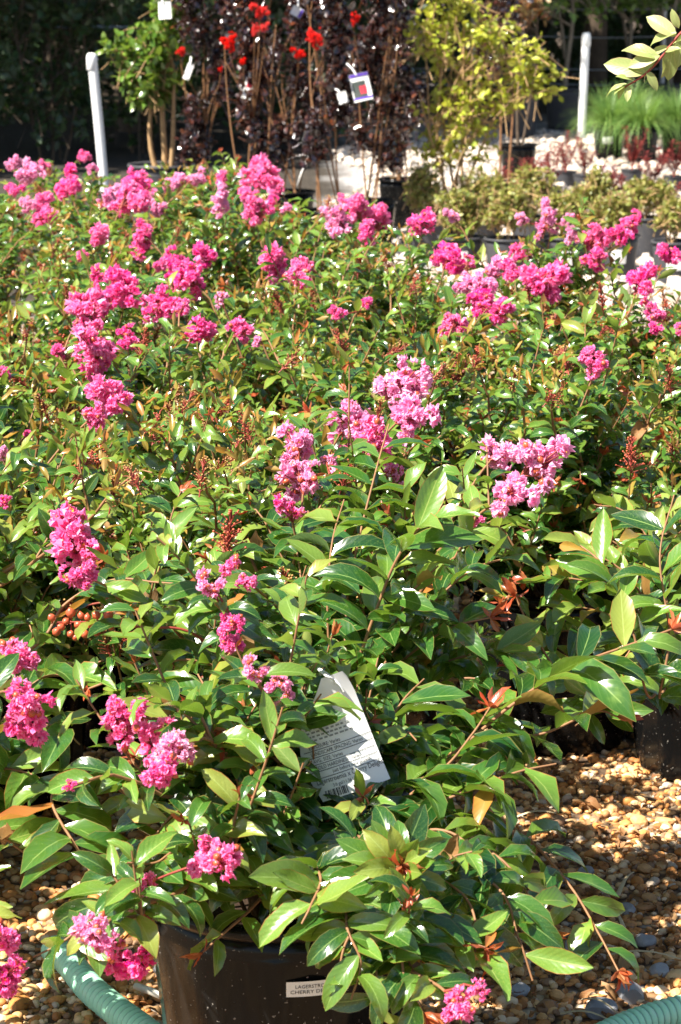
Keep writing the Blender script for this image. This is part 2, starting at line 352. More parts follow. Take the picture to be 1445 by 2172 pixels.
def peb(n, y0, y1, hw, s0, s1, base):
    q = field(n, y0, y1, hw); s = np.exp(rng.normal(math.log(s0), .33, n)).clip(.004, s1)
    stones(mb, np.column_stack([q, s*.32]), s, base, .34)
peb(14500, 2.15, 3.75, lambda y: .10+.155*y, .0054, .014, ICO1)
peb(9000, 3.75, 7.0, lambda y: .06+.15*y, .0090, .016, ICO0)
gm = mb.mesh('gravel', M['pebble']); gm.polygons.foreach_set('use_smooth', np.concatenate([np.repeat(rng.uniform(size=14500) < .35, 80), np.zeros(9000*20, bool)]))
tag(link('gravel', gm), 'tan and brown river gravel under the potted shrubs', 'gravel', kind='stuff')
mb = MB(); q = field(10000, 8.0, 17.0, lambda y: .16*y); q = q[q[:, 0] > .05+.1*np.sin(q[:, 1]*2)]
s = np.exp(rng.normal(math.log(.020), .35, len(q))).clip(.01, .05)
stones(mb, np.column_stack([q, s*.35]), s, ICO0, .3)
tag(link('white_gravel', mb.mesh('white_gravel', M['chip'], smooth=False)), 'bright white gravel behind the rows of pots', 'gravel', kind='stuff')

# ------------------------------------------------------------------ pots
def pot_meshes(rt, h, seg, ribs, mat, name):
    """outer wall + rim; origin at the pot's base"""
    rb = rt*.80
    def mod(r, z, a):
        if ribs and z < h*.86 and r > rb*.9: return r + .0032*(abs(math.sin(a*ribs/2))**14) - .0015*(math.cos(a*ribs) > .2)
        return r
    wall = MB()
    lathe(wall, [(rb*.3, .004), (rb*.96, .002), (rb, .008), (rb+.1*(rt-rb), h*.12), (rb+.45*(rt-rb), h*.48), (rb+.84*(rt-rb), h*.85), (rb+.86*(rt-rb), h*.865), (rt-.006, h*.885), (rt-.004, h*.95),
                 (rt-.008, h*.95), (rt-.012, h*.8), (rb-.004, h*.4), (rb-.006, .012), (.002, .012)], seg, mod=mod)
    rim = MB(); lathe(rim, [(rt-.005, h*.945), (rt+.004, h*.95), (rt+.006, h*.975), (rt+.003, h), (rt-.004, h*.998), (rt-.007, h*.97), (rt-.005, h*.945)], seg)
    soil = MB(); lathe(soil, [(rt-.011, h*.86), (rt*.7, h*.87), (rt*.4, h*.885), (.002, h*.89)], 20)
    for s_ in soil.V: s_[:, 2] += rng.normal(0, .003, len(s_))
    return wall.mesh(name, mat), rim.mesh(name+'_rim', mat), soil.mesh(name+'_soil', M['soil'])
POT3 = pot_meshes(.140, .255, 48, 12, M['pot'], 'three_gallon_pot')
POTS = pot_meshes(.084, .165, 32, 0, M['greypot'], 'small_grey_pot')
POTB = pot_meshes(.146, .31, 40, 0, M['greypot'], 'big_pot')
POTX = pot_meshes(.148, .29, 32, 0, M['greypot'], 'tree_tub')
POTM = pot_meshes(.10, .22, 32, 0, M['pot'], 'mid_pot')
def put_pot(t, pm, rz=0.0):
    p = link('pot', pm[0], t); p.rotation_euler.z = rz; link('rim', pm[1], p); link('soil', pm[2], t); return p

# ------------------------------------------------------------------ flower clusters, buds
def make_cluster(seed, nfl, mat, sparse=False, fr=(.07, .15)):
    r = np.random.default_rng(seed); lob = []
    for i in range(11 if not sparse else 6):
        d = norm(r.normal(size=3)); lob.append((d*r.uniform(.08, .46)*np.array([1, 1, 1.15]), r.uniform(.07, .20) if not sparse else r.uniform(.07, .13)))
    mb = MB(); st = MB(); budpos = []; nu, na = 4, 4; cnt = 0; tries = 0
    while cnt < nfl and tries < 3000:
        tries += 1
        c, lr = lob[r.integers(len(lob))]; d = norm(r.normal(size=3)); p = c+d*lr
        if any(np.linalg.norm(p-c2) < l2*.8 for c2, l2 in lob if c2 is not c): continue
        out = norm(d+.5*norm(p)); e1 = norm(np.cross(out, r.normal(size=3))); e2 = np.cross(out, e1); fl = r.uniform(*fr); tint = r.uniform(0, 1); cnt += 1
        a0 = r.uniform(0, 6)
        for k in range(6):
            a = a0+k*math.pi/3+r.normal(0, .12); ax = e1*math.cos(a)+e2*math.sin(a); sd = np.cross(out, ax); V = []; L = []
            lift = r.uniform(-.1, .45); RN = r.normal(size=(na, nu, 3))
            for i in range(na):
                tt = i/(na-1); w = (.06+.62*math.sin(min(1, tt*1.05)*math.pi*.62)**1.6)*fl
                for j in range(nu):
                    uu = -1+2*j/(nu-1)
                    crk = fl*(.32 if tt > .3 else .03)*RN[i, j, 0]
                    V.append(p + ax*(fl*(.08+.85*tt)*(1-.18*uu*uu*tt)) + sd*uu*w*.8 + out*(fl*lift*tt*tt+crk) + sd*RN[i, j, 1]*fl*.09)
                    L.append((.5+.5*uu, tt, min(1, max(0, tint+.16*RN[i, j, 2]))))
            mb.add(V, [(i*nu+j, i*nu+j+1, (i+1)*nu+j+1, (i+1)*nu+j) for i in range(na-1) for j in range(nu-1)], L)
        if r.uniform() < .4:
            for q in range(4):
                e = norm(out+r.normal(0, .35, 3)); tube(st, [p, p+e*fl*.35, p+e*fl*.55], fl*.035, 3)
        if r.uniform() < .35: budpos.append(p+out*.01+norm(r.normal(size=3))*.04)
    # little stalks to the middle so nothing floats
    stalk = MB()
    for c, lr in lob: tube(stalk, [np.array([0, 0, -.42]), c*.4+np.array([0, 0, -.14]), c], [.022, .018, .014], 4)
    for b in budpos: tube(stalk, [np.array([0, 0, -.1]), np.array(b)*.6, np.array(b)], [.014, .012, .011], 3)
    if not st.V: tube(st, [np.zeros(3), np.array([0, 0, .1]), np.array([0, 0, .2])], .006, 3)
    return dict(petal=mb.mesh('petals', mat, smooth=False), stamen=st.mesh('stamens', M['stamen']), stalk=stalk.mesh('stalks', M['redstem']), buds=budpos)
CL = {'pink': [make_cluster(i, 74, M['pink']) for i in range(6)], 'pale': [make_cluster(20+i, 62, M['pale']) for i in range(4)],
      'sparse': [make_cluster(40+i, 26, M['pink'], True) for i in range(3)], 'spale': [make_cluster(50+i, 26, M['pale'], True) for i in range(3)]}
REDCL = [make_cluster(60+i, 60, M['redflower']) for i in range(2)]
def bud_mesh():
    V, F = ICO1; mb = MB(); v = V*np.array([1, 1, 1.1]); v = v*(1+.06*np.cos(6*np.arctan2(v[:, 1], v[:, 0])))[:, None]; v[:, 2] += .35*np.exp(-(np.linalg.norm(v[:, :2], axis=1)/.3)**2)*(v[:, 2] > 0)
    mb.add(v, F); return mb.mesh('bud', M['bud'])
BUD = bud_mesh()
def make_budhead(seed, n, mat, spread=.4, rad=(.05, .09)):
    r = np.random.default_rng(seed); mb = MB(); V, F = ICO0
    for i in range(n):
        z = r.uniform(-.45, .5); rr = spread*(1-.6*(z+.45))*r.uniform(.2, 1); a = r.uniform(0, 6.28); p = np.array([rr*math.cos(a), rr*math.sin(a), z]); k = r.uniform(*rad)
        mb.add(V*k+p, F, None, 0, r.uniform()); tube(mb, [np.array([0, 0, z-.2]), p*[.6, .6, 1]-[0, 0, .06], p], [.02, .014, .012], 3, 1)
    tube(mb, [np.array([0, 0, -.8]), np.array([0, 0, 0]), np.array([0, 0, .5])], [.03, .025, .012], 4, 1)
    return mb.mesh('bud_head', [mat, M['redstem']])
BH = [make_budhead(70+i, 56, M['budgreen'] if i % 3 else M['bud'], .48, (.020, .036)) for i in range(4)]
BHR = [make_budhead(80+i, 14, M['bud'], .35, (.10, .15)) for i in range(3)]

# ------------------------------------------------------------------ crape myrtle leaves
def tm(kind, na, nu):
    if kind == 'leaf': return [leaf_tmpl(na, nu, w, dr, fo, wv, .93, bl, tw, seed=q, lift=li) for q, (w, dr, fo, wv, bl, tw, li) in enumerate([(.38, .9, .38, .06, .72, .1, .25), (.34, 1.6, .48, .08, .76, .3, .45), (.40, .4, .32, .10, .70, -.25, .1), (.33, 2.0, .38, .06, .76, .15, .55), (.36, 1.2, .62, .14, .72, -.4, .35), (.32, 1.4, .52, .10, .80, .5, .4)])]
    if kind == 'young': return [leaf_tmpl(na, nu, .40, .7, .55, .35, .95, .8, .3, seed=6), leaf_tmpl(na, nu, .36, -.3, .5, .3, .95, .8, -.3, seed=7), leaf_tmpl(na, nu, .42, 1.2, .4, .4, .9, .8, .2, seed=8)]
    if kind in ('red', 'bronze'): return [leaf_tmpl(na, nu, .32, .6, .6, .4, .95, .9, .4, seed=9), leaf_tmpl(na, nu, .28, -.5, .6, .4, .95, .9, -.5, seed=10)]
    return [leaf_tmpl(na, nu, .40, 1.8, .8, .7, .95, .8, .9, seed=12), leaf_tmpl(na, nu, .42, -1.2, .7, .6, .95, .8, -.8, seed=13)]
KM = {'leaf': M['leaf'], 'young': M['young'], 'red': M['red'], 'bronze': M['bronze'], 'dry': M['dry']}
HI = {k: tm(k, 7, 5) for k in KM}; LO = {k: tm(k, 4, 3) for k in KM}; MID = {k: tm(k, 5, 3) for k in KM}
def single(t, mat, name):
    mb = MB(); mb.add(*t); return mb.mesh(name, mat)
LEAFM = {k: [single(t, KM[k], 'leaf') for t in HI[k]] for k in KM}

def keep(p):
    v = p-CAMP; w = v@CAMF; x = 722.5+FPX*(v@CAMR)/w; y = 1086-FPX*(v@CAMU)/w; d = np.linalg.norm(v)
    for x0, y0, x1, y1, dm in ((640, 1530, 750, 1660, 2.37), (350, 2035, 690, 2180, 2.6), (1180, 1660, 1450, 1800, 2.75), (1345, 1660, 1450, 2000, 2.75), (1340, 1460, 1450, 1600, 3.3), (150, 2070, 330, 2180, 2.9)):
        if x0 < x < x1 and y0 < y < y1 and d < dm: return False
    if len(FLP) and np.any((np.hypot(FLP[:, 0]-x, FLP[:, 1]-y) < FLP[:, 2]) & (d < FLP[:, 3]-.01)): return False
    return p[2] > .012
FLP = np.zeros((0, 4))
class Plant:
    """a potted crape myrtle: an Empty on the ground > pot, soil, stems, leaves, flower clusters"""
    def __init__(s, base, label, group=None, pot=POT3, potrz=0.0):
        s.b = np.array([base[0], base[1], 0.]); s.t = thing('crape_myrtle', label, 'shrub', tuple(s.b), group); s.pot = put_pot(s.t, pot, potrz)
        s.leaves = []; s.r = np.random.default_rng(int(abs(base[0]*971+base[1]*7919)*10) % 99991); s.soilz = .225
        s.dist = np.linalg.norm(s.b-CAMP)
    def leaf(s, p, d, n, ln, kind='leaf'): s.leaves.append((np.array(p), np.array(d), np.array(n), ln, kind))
    def dress(s, P, s0, s1, step, ln, spiral=False, young=.2, rnd=.22, upn=1.0):
        """leaves along the polyline P between the fractions s0 and s1 of its length"""
        seg = np.linalg.norm(np.diff(P, axis=0), axis=1); cum = np.concatenate([[0], np.cumsum(seg)]); Lt = cum[-1]; r = s.r
        n = int((s1-s0)*Lt/step*2/1.25)+2; inc = np.where(np.arange(n) % 2, step*r.uniform(.5, 1.3, n), step*.35); q = s0*Lt+np.cumsum(inc)-inc[0]; q = q[q < s1*Lt]; n = len(q)
        if n == 0: return
        p = np.stack([np.interp(q, cum, P[:, i]) for i in range(3)], 1); ii = np.clip(np.searchsorted(cum, q), 1, len(P)-1); T = P[ii]-P[ii-1]; T /= (np.linalg.norm(T, axis=1)[:, None]+1e-9)
        k = np.arange(n); sg = np.where(k % 2, 1., -1.)
        bn = np.cross(T, UP); bn /= (np.linalg.norm(bn, axis=1)[:, None]+1e-9); e1 = np.cross(T, [.3, .9, .1]); e1 /= (np.linalg.norm(e1, axis=1)[:, None]+1e-9); e2 = np.cross(T, e1)
        a = r.uniform(0, 6)+k*2.2; E = np.where((np.abs(T[:, 2]) < .82)[:, None], bn*sg[:, None], e1*np.cos(a)[:, None]+e2*np.sin(a)[:, None])
        D = .55*T+.9*E+r.normal(0, rnd, (n, 3))+[0, 0, .05]; out = p-s.b; out[:, 2] = 0; out /= (np.linalg.norm(out, axis=1)[:, None]+.05); N = upn*UP+.25*T+.35*out+.35*SUNV+[0, -.12, 0]+r.normal(0, .46, (n, 3)); fr = q/Lt
        l = ln*r.uniform(.72, 1.15, n)*np.where(fr < .8, 1, 1-.9*(fr-.8)); u = r.uniform(0, 1, n); yg = (fr > 1-young) & (r.uniform(0, 1, n) < .5)
        for i in range(n): s.leaves.append((p[i], D[i], N[i], l[i], 'dry' if u[i] < .008 else 'bronze' if (u[i] > (.985 if s.dist < 3.2 else .965) and fr[i] > .5) else 'young' if (yg[i] or u[i] < (.04 if s.dist < 3.2 else .17)) else 'leaf'))
    def redtip(s, p, d, n=6, ln=.018):
        for i in range(n):
            e = norm(d+s.r.normal(0, .75, 3)); s.leaf(p, e, norm(np.cross(e, s.r.normal(size=3))), ln*s.r.uniform(.6, 1.3), 'red')
    def bronzetip(s, p, d, n=16):
        for i in range(n):
            e = norm(d+s.r.normal(0, .9, 3)); s.leaf(p+s.r.normal(0, .012, 3), e, norm(UP+s.r.normal(0, .7, 3)), s.r.uniform(.014, .030), 'bronze' if i % 3 else 'young')
    def stemmesh(s, parts, mat=None):
        mb = MB()
        for P, r0, r1, sd in parts: tube(mb, P, np.linspace(r0, r1, len(P)), sd, 0, cap=False)
        link('stem', mb.mesh('stem', mat or M['stem'], off=s.b), s.t)
    def stem(s, tip, enddir, r0=.0034, leaflen=.055, shoots=4, step=.021, s0=.33, tipkind=None, nseg=14):
        a0 = math.atan2(tip[1]-s.b[1], tip[0]-s.b[0])+s.r.normal(0, .5)
        p0 = s.b + [.035*math.cos(a0), .035*math.sin(a0), s.soilz-.01]; Ld = np.linalg.norm(tip-p0)
        hz = norm(np.array([math.cos(a0), math.sin(a0), 0])); p1 = p0 + (UP*.9+hz*.25)*Ld*.4; p2 = tip-norm(enddir)*Ld*.33
        P = bez(p0, p1, p2, tip, nseg); P[1:-1] += s.r.normal(0, .004, (nseg-2, 3)); near = s.dist < 4.0
        parts = [(P, r0, r0*.42, 6 if near else 4)]
        s.dress(P, s0, .97, step, leaflen)
        for k in range(shoots):
            f = s.r.uniform(.30, .88); i = int(f*(nseg-1)); T = norm(P[min(i+1, nseg-1)]-P[i]); e = norm(np.cross(T, s.r.normal(size=3)))
            if e[2] < -.2: e = -e
            dd = norm(.9*e+.5*T+.35*UP); ls = s.r.uniform(.06, .17)*(1.2-f*.5)
            Q = bez(P[i], P[i]+dd*ls*.4, P[i]+dd*ls*.75+UP*.012, P[i]+dd*ls+UP*.02*s.r.normal(), 6)
            parts.append((Q, r0*.5, r0*.28, 4 if near else 3)); s.dress(Q, .12, 1.0, step*.85, leaflen*.85, young=.35)
            if s.dist > 3.1 and s.r.uniform() < .2: s.bronzetip(Q[-1], norm(Q[-1]-Q[-2]), 10)
            elif s.r.uniform() < .4: s.redtip(Q[-1], norm(Q[-1]-Q[-2]), 6, .015)
            elif s.r.uniform() < .09 and s.dist > 2.7:
                o = link('bud_head', BH[s.r.integers(4)], s.t); sz = s.r.uniform(.03, .05); dq = norm(Q[-1]-Q[-2]+UP*.02); o.location = Q[-1]-s.b+dq*sz*.6; o.scale = (sz,)*3; o.rotation_euler = Vector(dq).to_track_quat('Z', 'Y').to_euler()
        s.stemmesh(parts)
        if tipkind == 'red': s.redtip(tip, norm(P[-1]-P[-2]), 7, .02)
        if tipkind in ('bud', 'budred') and s.dist > 2.7:
            o = link('bud_head', (BH if tipkind == 'bud' else BHR)[s.r.integers(3)], s.t); sz = s.r.uniform(.04, .065)
            o.location = tip-s.b+norm(P[-1]-P[-2])*sz*.6; o.scale = (sz,)*3; o.rotation_euler = Vector(norm(P[-1]-P[-2])).to_track_quat('Z', 'Y').to_euler()
        return P
    def flower(s, p, size, kind, buds=True, axis=None):
        v = CL[kind][s.r.integers(len(CL[kind]))]; o = link('flower_cluster', v['petal'], s.t); o.location = p-s.b; o.scale = (size,)*3
        ax = Vector(axis if axis is not None else (0, 0, 1)); o.rotation_euler = (ax.to_track_quat('Z', 'Y').to_matrix() @ Matrix.Rotation(s.r.uniform(0, 6.28), 3, 'Z')).to_euler()
        link('stalks', v['stalk'], o)
        dc = np.linalg.norm(p-CAMP)
        if dc < 3.6: link('stamens', v['stamen'], o)
        if buds and dc < 5.2:
            for b in v['buds'][:9 if dc < 3 else 4]:
                bo = link('bud', BUD, o); bo.location = b; bo.scale = (min(.075, .0042/size),)*3; bo.rotation_euler = Vector(b).to_track_quat('Z', 'Y').to_euler()
    def finish(s, nmax):
        lv = [l for l in s.leaves if keep(l[0]+l[1]/(np.linalg.norm(l[1])+1e-9)*l[3]*.5)]
        sc = [np.linalg.norm(l[0]-CAMP) - .25*l[0][2] - 1.5*l[3] for l in lv]; order = np.argsort(sc); own = set(order[:nmax].tolist())
        rest = {k: [] for k in KM}
        for i, (p, d, n, ln, kd) in enumerate(lv):
            if i in own:
                me = LEAFM[kd][s.r.integers(len(LEAFM[kd]))]; o = bpy.data.objects.new('leaf', me); COL.objects.link(o); o.parent = s.t
                F = frames([d], [n])[0]*ln; m4 = Matrix(((*F[0], p[0]-s.b[0]), (*F[1], p[1]-s.b[1]), (*F[2], p[2]), (0, 0, 0, 1))); o.matrix_basis = m4
            else: rest[kd].append(i)
        mb = MB(); T = MID if s.dist < 4.0 else LO; ks = list(KM)
        for mi, kd in enumerate(ks):
            ids = rest[kd]
            for v in range(len(T[kd])):
                sub = ids[v::len(T[kd])]
                if sub: scatter(mb, T[kd][v], [lv[i][0] for i in sub], [lv[i][1] for i in sub], [lv[i][2] for i in sub], [lv[i][3] for i in sub], s.r.uniform(0, 1, len(sub)), mi)
        if mb.V: tag(link('foliage', mb.mesh('foliage', [KM[k] for k in ks], off=s.b), s.t), kind='stuff')

# ------------------------------------------------------------------ the field of crape myrtles
ordn = ['first', 'second', 'third', 'fourth', 'fifth', 'sixth', 'seventh', 'eighth', 'ninth', 'tenth']
A = Plant((-.056, 2.31), 'pink crape myrtle in shiny black pot with white name sticker, nearest the camera', 'crape myrtles in the field', potrz=.2); A.pot.scale = (1.05, 1.05, 1.04)
B = Plant((-.03, 2.72), 'pink crape myrtle in black pot right behind the printed plant tag', 'crape myrtles in the field')
C_ = Plant((.56, 3.42), 'crape myrtle in black pot at the right edge beside the bare patch of gravel', 'crape myrtles in the field')
D_ = Plant((-.72, 2.66), 'crape myrtle at the lower left edge with its flowers above the green hose', 'crape myrtles in the field')
E_ = Plant((-.575, 2.97), 'crape myrtle at the left edge just behind the spray of round red buds', 'crape myrtles in the field')
FRONT = [A, B, C_, D_, E_]; PLANTS = list(FRONT)
rows = [(3.14, [-.10]), (3.26, [-.52]), (3.58, [-.30, .03, .34]), (3.84, [-.60, .66]), (4.12, [-.85, -.10, .36]), (4.46, [-.46, .10, .66]), (4.80, [-.86, -.14, .44, .86]), (5.26, [-.56, .14]), (5.62, [-.92, -.22]), (5.98, [-.62, .02]), (6.34, [-1.02, -.30]), (6.70, [-.70]), (7.06, [-1.10, -.42])]
grp = 'crape myrtles in the field'
for ri, (y, xs) in enumerate(rows):
    for x in sorted(xs):
        PLANTS.append(Plant((x + R.uniform(-.03, .03), y + R.uniform(-.04, .04)), 'x', grp, potrz=R.uniform(0, 6)))

# flower clusters seen in the photograph: centre x, y, width, height in pixels, kind
FL = [(160,1150,125,130,'pink'),(165,1220,70,60,'pink'),(855,815,105,110,'pale'),(870,880,110,90,'pale'),(745,893,115,80,'pale'),(800,930,90,80,'pink'),(630,945,95,85,'pale'),(640,1010,95,75,'pale'),(615,1085,100,45,'sparse'),(700,985,60,50,'spale'),(845,1010,55,50,'spale'),
 (1065,955,100,80,'pale'),(1150,985,110,95,'pale'),(1085,1050,110,90,'pale'),(1005,1092,34,40,'pink'),(25,1395,90,85,'pink'),(35,1470,80,70,'pink'),(65,1520,110,100,'pink'),(262,1530,95,85,'pink'),(320,1590,105,90,'pink'),(375,1590,75,80,'pale'),(345,1635,90,60,'pink'),
 (455,1825,110,85,'pink'),(298,1880,60,75,'pink'),(295,1930,55,70,'pink'),(195,1985,100,70,'pale'),(280,2045,115,75,'pink'),(245,2010,90,60,'sparse'),(8,2000,65,90,'pink'),(12,2080,75,90,'pink'),(965,2120,80,65,'pink'),(1015,2095,40,45,'pink'),
 (440,1245,75,60,'spale'),(490,1200,80,50,'sparse'),(528,1240,42,40,'pink'),(490,1325,55,50,'pink'),(487,1372,55,50,'pink'),(535,1425,70,55,'spale'),(600,1450,85,55,'spale'),(150,1668,26,24,'pink'),
 (230,852,100,85,'pink'),(205,885,60,50,'pink'),(195,740,95,85,'pink'),(200,775,60,60,'pink'),(190,662,95,85,'pink'),(215,640,60,50,'pink'),(265,612,82,85,'pink'),(210,593,46,42,'pink'),(272,722,60,40,'pink'),(118,743,48,30,'pink'),(340,648,85,55,'pink'),(385,655,40,35,'pink'),(422,700,65,65,'pink'),(512,700,52,55,'pink'),(548,722,35,30,'spale'),(465,640,40,35,'spale'),
 (370,557,66,55,'pink'),(432,553,60,48,'pink'),(402,590,72,68,'pink'),(340,560,35,30,'pink'),(592,560,80,70,'pink'),(630,583,60,55,'pink'),(655,567,45,45,'sparse'),(545,380,90,62,'pink'),(578,392,55,52,'pink'),(540,450,60,52,'pink'),(528,415,46,46,'pink'),(575,432,34,34,'pink'),
 (290,400,60,60,'pink'),(297,372,34,32,'pink'),(265,425,85,55,'pink'),(305,435,55,45,'pink'),(335,445,36,34,'pale'),(465,425,58,48,'pale'),(470,382,34,34,'pink'),(95,425,46,42,'pink'),(92,462,62,45,'pink'),(145,392,66,60,'pink'),(180,332,30,28,'pink'),(195,355,28,28,'spale'),(30,346,36,30,'pale'),(62,365,62,46,'pale'),(97,348,26,20,'pink'),(30,402,42,30,'pink'),(232,412,58,36,'pale'),(60,430,40,30,'pale'),
 (205,490,55,50,'pink'),(298,495,46,40,'pink'),(300,520,72,40,'pink'),(175,540,30,22,'pink'),(415,378,46,36,'pale'),(370,385,52,36,'pale'),(720,470,60,50,'pale'),(752,445,62,50,'pink'),(795,465,62,55,'pink'),(778,495,60,40,'pink'),(733,430,36,32,'pink'),(900,472,72,48,'pink'),(955,455,40,26,'pale'),(955,545,76,62,'pink'),(1000,552,34,30,'sparse'),
 (1165,455,60,48,'pale'),(1150,485,50,44,'spale'),(1108,462,26,30,'pale'),(1203,463,24,26,'pale'),(1215,498,36,34,'pale'),(1265,505,66,60,'pink'),(1258,545,60,42,'pink'),(1340,470,42,50,'pink'),(1318,497,56,38,'pink'),(1428,535,46,52,'pink'),(1105,535,55,42,'pink'),(1045,580,70,50,'pale'),(1020,605,80,55,'pale'),(1085,570,60,45,'pink'),(1147,598,95,85,'pink'),(1055,655,75,60,'pink'),(1020,640,60,55,'pink'),(970,682,60,55,'pink'),(985,603,50,40,'pale'),
 (1365,605,80,55,'pink'),(1387,663,46,46,'pink'),(1395,695,32,24,'pink'),(1262,755,54,72,'pink'),(1265,785,36,30,'pink'),(778,642,36,22,'pink'),(716,662,40,28,'pink'),(6,960,26,50,'pale'),(8,1062,24,36,'pink'),(10,790,26,34,'pink'),(1440,700,30,40,'sparse'),(690,450,40,30,'spale'),(610,440,36,28,'spale'),(60,920,22,20,'pink'),(1410,640,26,26,'budr')]
def zfl(y): return float(np.interp(y, [320, 700, 1000, 1160, 1330, 1500, 1590, 1825, 2010, 2110], [.63, .61, .59, .565, .50, .45, .435, .35, .275, .25]))
for (x, y, w, h, k) in FL:
    z = zfl(y)+R.uniform(-.025, .025)
    if k == 'budr': continue
    p = at_z(x, y, z)
    ylim = 4.85 if x > 950 else 5.4 if x > 690 else 9
    if p[1] > ylim: p = at_y(x, y, ylim+R.uniform(-.15, .1))
    if y > 1180: v_ = p-CAMP; p = CAMP+v_*(1-(.16 if x > 380 and y < 1480 and x < 660 else .09)/np.linalg.norm(v_))
    FLP = np.vstack([FLP, [x, y, math.sqrt(w*h)*(.42 if y > 700 else .36), np.linalg.norm(p-CAMP)]])
    if y > 1240:
        own = A if (x > 200 and y > 1480) or (x > 380 and y > 1420) else (D_ if x < 120 else B if x > 380 else A)
        if y > 1900 and x < 100: own = D_
    else: own = min(PLANTS[1:], key=lambda q: np.hypot(*(q.b[:2]-p[:2])) + (0.12 if q in (A,) else 0))
    d = np.linalg.norm(p-CAMP); size = math.sqrt(w*h)*d/FPX*1.15
    ax = norm(np.array([p[0]-own.b[0], p[1]-own.b[1], 0])*1.3 + UP*(.18 if z > .52 else .02))
    if not hasattr(own, 'fl'): own.fl = []
    own.fl.append((p, size, k, ax))
for pl in PLANTS:
    fl = getattr(pl, 'fl', []); done = []
    for (p, size, k, ax) in fl:
        near = [q for q in done if np.linalg.norm(q[0]-p) < .085]
        if near:   # a second lobe on the same panicle: a short stalk from the first
            a = near[0][0]; pl.stemmesh([(bez(a-ax*.02, a-ax*.01, p-ax*.03, p, 4), .0015, .001, 4)], M['redstem'])
        else:
            pl.stem(p-ax*size*.35, ax+UP*.4*(p[2] > .5), tipkind=None, shoots=6, leaflen=.055 if pl.dist < 3.4 else .048, s0=.22, step=.018)
            done.append((p, ax))
        pl.flower(p, size, k, axis=ax)
    # free shoots that fill the crown
    nfree = {A: 7, B: 13, C_: 13, D_: 2}.get(pl, max(10, 21-len(done)) + (8 if abs(pl.b[0]-.34) < .08 and pl.b[1] < 3.7 else 0))
    for k in range(nfree):
        a = pl.r.uniform(0, 6.28); rr = pl.r.uniform(.05, .27); z = pl.r.uniform(.36, .58)-.5*max(0, rr-.14)
        if k % 3 == 0: rr = pl.r.uniform(.20, .30); z = pl.r.uniform(.24, .36)
        if pl is A: rr = pl.r.uniform(.05, .14); z = pl.r.uniform(.33, .41)
        if pl is B: z = min(z, .50)
        if pl is C_: z = max(z, .36)
        if pl is D_: a = pl.r.uniform(1.2, 2.7)
        tip = pl.b + [rr*math.cos(a), rr*math.sin(a), z]
        pl.stem(tip, np.array([math.cos(a), math.sin(a), .5 if z > .36 else -.1]), leaflen=.055 if pl.dist < 3.4 else .048, shoots=6, tipkind=pl.r.choice(['red', 'bud', 'none', 'none', 'none', 'red']), s0=.22, step=.018)

for (x, y) in [(430,1000),(470,985),(400,850),(430,880),(330,905),(370,840),(210,965),(180,985),(280,1010),(240,1040),(500,960),(560,620),(590,640),(960,770),(930,790),(1090,800),(1180,830),(1420,800),(620,760),(720,720),(820,560),(140,620),(60,700),(30,800),(90,860),(480,860),(520,900),(1290,690),(1010,760),(380,480),(120,520),(880,600),(760,560),(240,540)]:
    p = at_z(x, y, .60); pl = min(PLANTS[4:], key=lambda q: np.hypot(*(q.b[:2]-p[:2]))); ax = norm(np.array([p[0]-pl.b[0], p[1]-pl.b[1], .25])); pl.stem(p, ax+UP*.5, leaflen=.046, shoots=3, s0=.4, step=.02)
    for k in range(3): pl.bronzetip(p+pl.r.normal(0, .022, 3), UP, 7)
    o = link('bud_head', BH[pl.r.integers(4)], pl.t); o.location = p-pl.b; o.scale = (.038,)*3; o.rotation_euler = (R.uniform(-.8, .8), R.uniform(-.8, .8), 0)

# ------------------------------------------------------------------ hero branches traced from the photograph
def hero(pl, pts, ln, s0=.3, step=.026, r0=.0023, red=True, young=.14, mat=None, root=True, rnd=.2):
    """pts: (x, y, distance) along the branch, the first one out of the pot"""
    P = [at_d(q[0], q[1], q[2]+1.08) for q in pts]; ln = ln*1.06
    n0 = 0
    if root:
        st = pl.b + np.array([(P[0][0]-pl.b[0])*.25, (P[0][1]-pl.b[1])*.25, pl.soilz-.01]); P = [st, (st+P[0])*.5+UP*.05] + P; 
    Q = catmull(P, 8*len(P)); pl.stemmesh([(Q, r0, r0*.4, 6)], mat); pl.dress(Q, s0, .97, step*.78, ln*1.14, young=young, rnd=rnd)
    if red: pl.redtip(Q[-1], norm(Q[-1]-Q[-3]), 9, .024)
    return Q
hero(A, [(760,1750,1.30),(1000,1720,1.36),(1120,1780,1.36),(1210,1880,1.32),(1270,1980,1.28),(1312,2060,1.25)], .060, .42, .030)
hero(A, [(800,1800,1.22),(900,1950,1.15),(960,1985,1.14),(1030,2010,1.13)], .052, .4, .028)
hero(A, [(740,1850,1.20),(780,1990,1.12),(800,2080,1.10),(785,2160,1.10)], .045, .45, .022, young=.5, red=False)
hero(A, [(580,1870,1.27),(530,1930,1.22),(480,1975,1.20),(430,2020,1.19)], .050, .45, .03)
hero(A, [(500,1760,1.32),(420,1760,1.30),(380,1690,1.28),(330,1600,1.27)], .056, .35, .027, red=False)
hero(A, [(300,1700,1.34),(200,1650,1.34),(110,1690,1.30),(170,1810,1.24),(220,1900,1.21),(250,1990,1.20)], .062, .4, .03, red=False)
hero(A, [(640,1700,1.36),(860,1660,1.36),(960,1600,1.36),(1080,1500,1.38),(1200,1420,1.40),(1330,1370,1.42),(1425,1335,1.44)], .074, .33, .028, r0=.0028)
hero(A, [(700,1640,1.38),(1000,1530,1.42),(1130,1560,1.40),(1260,1510,1.40),(1310,1520,1.39)], .066, .35, .03)
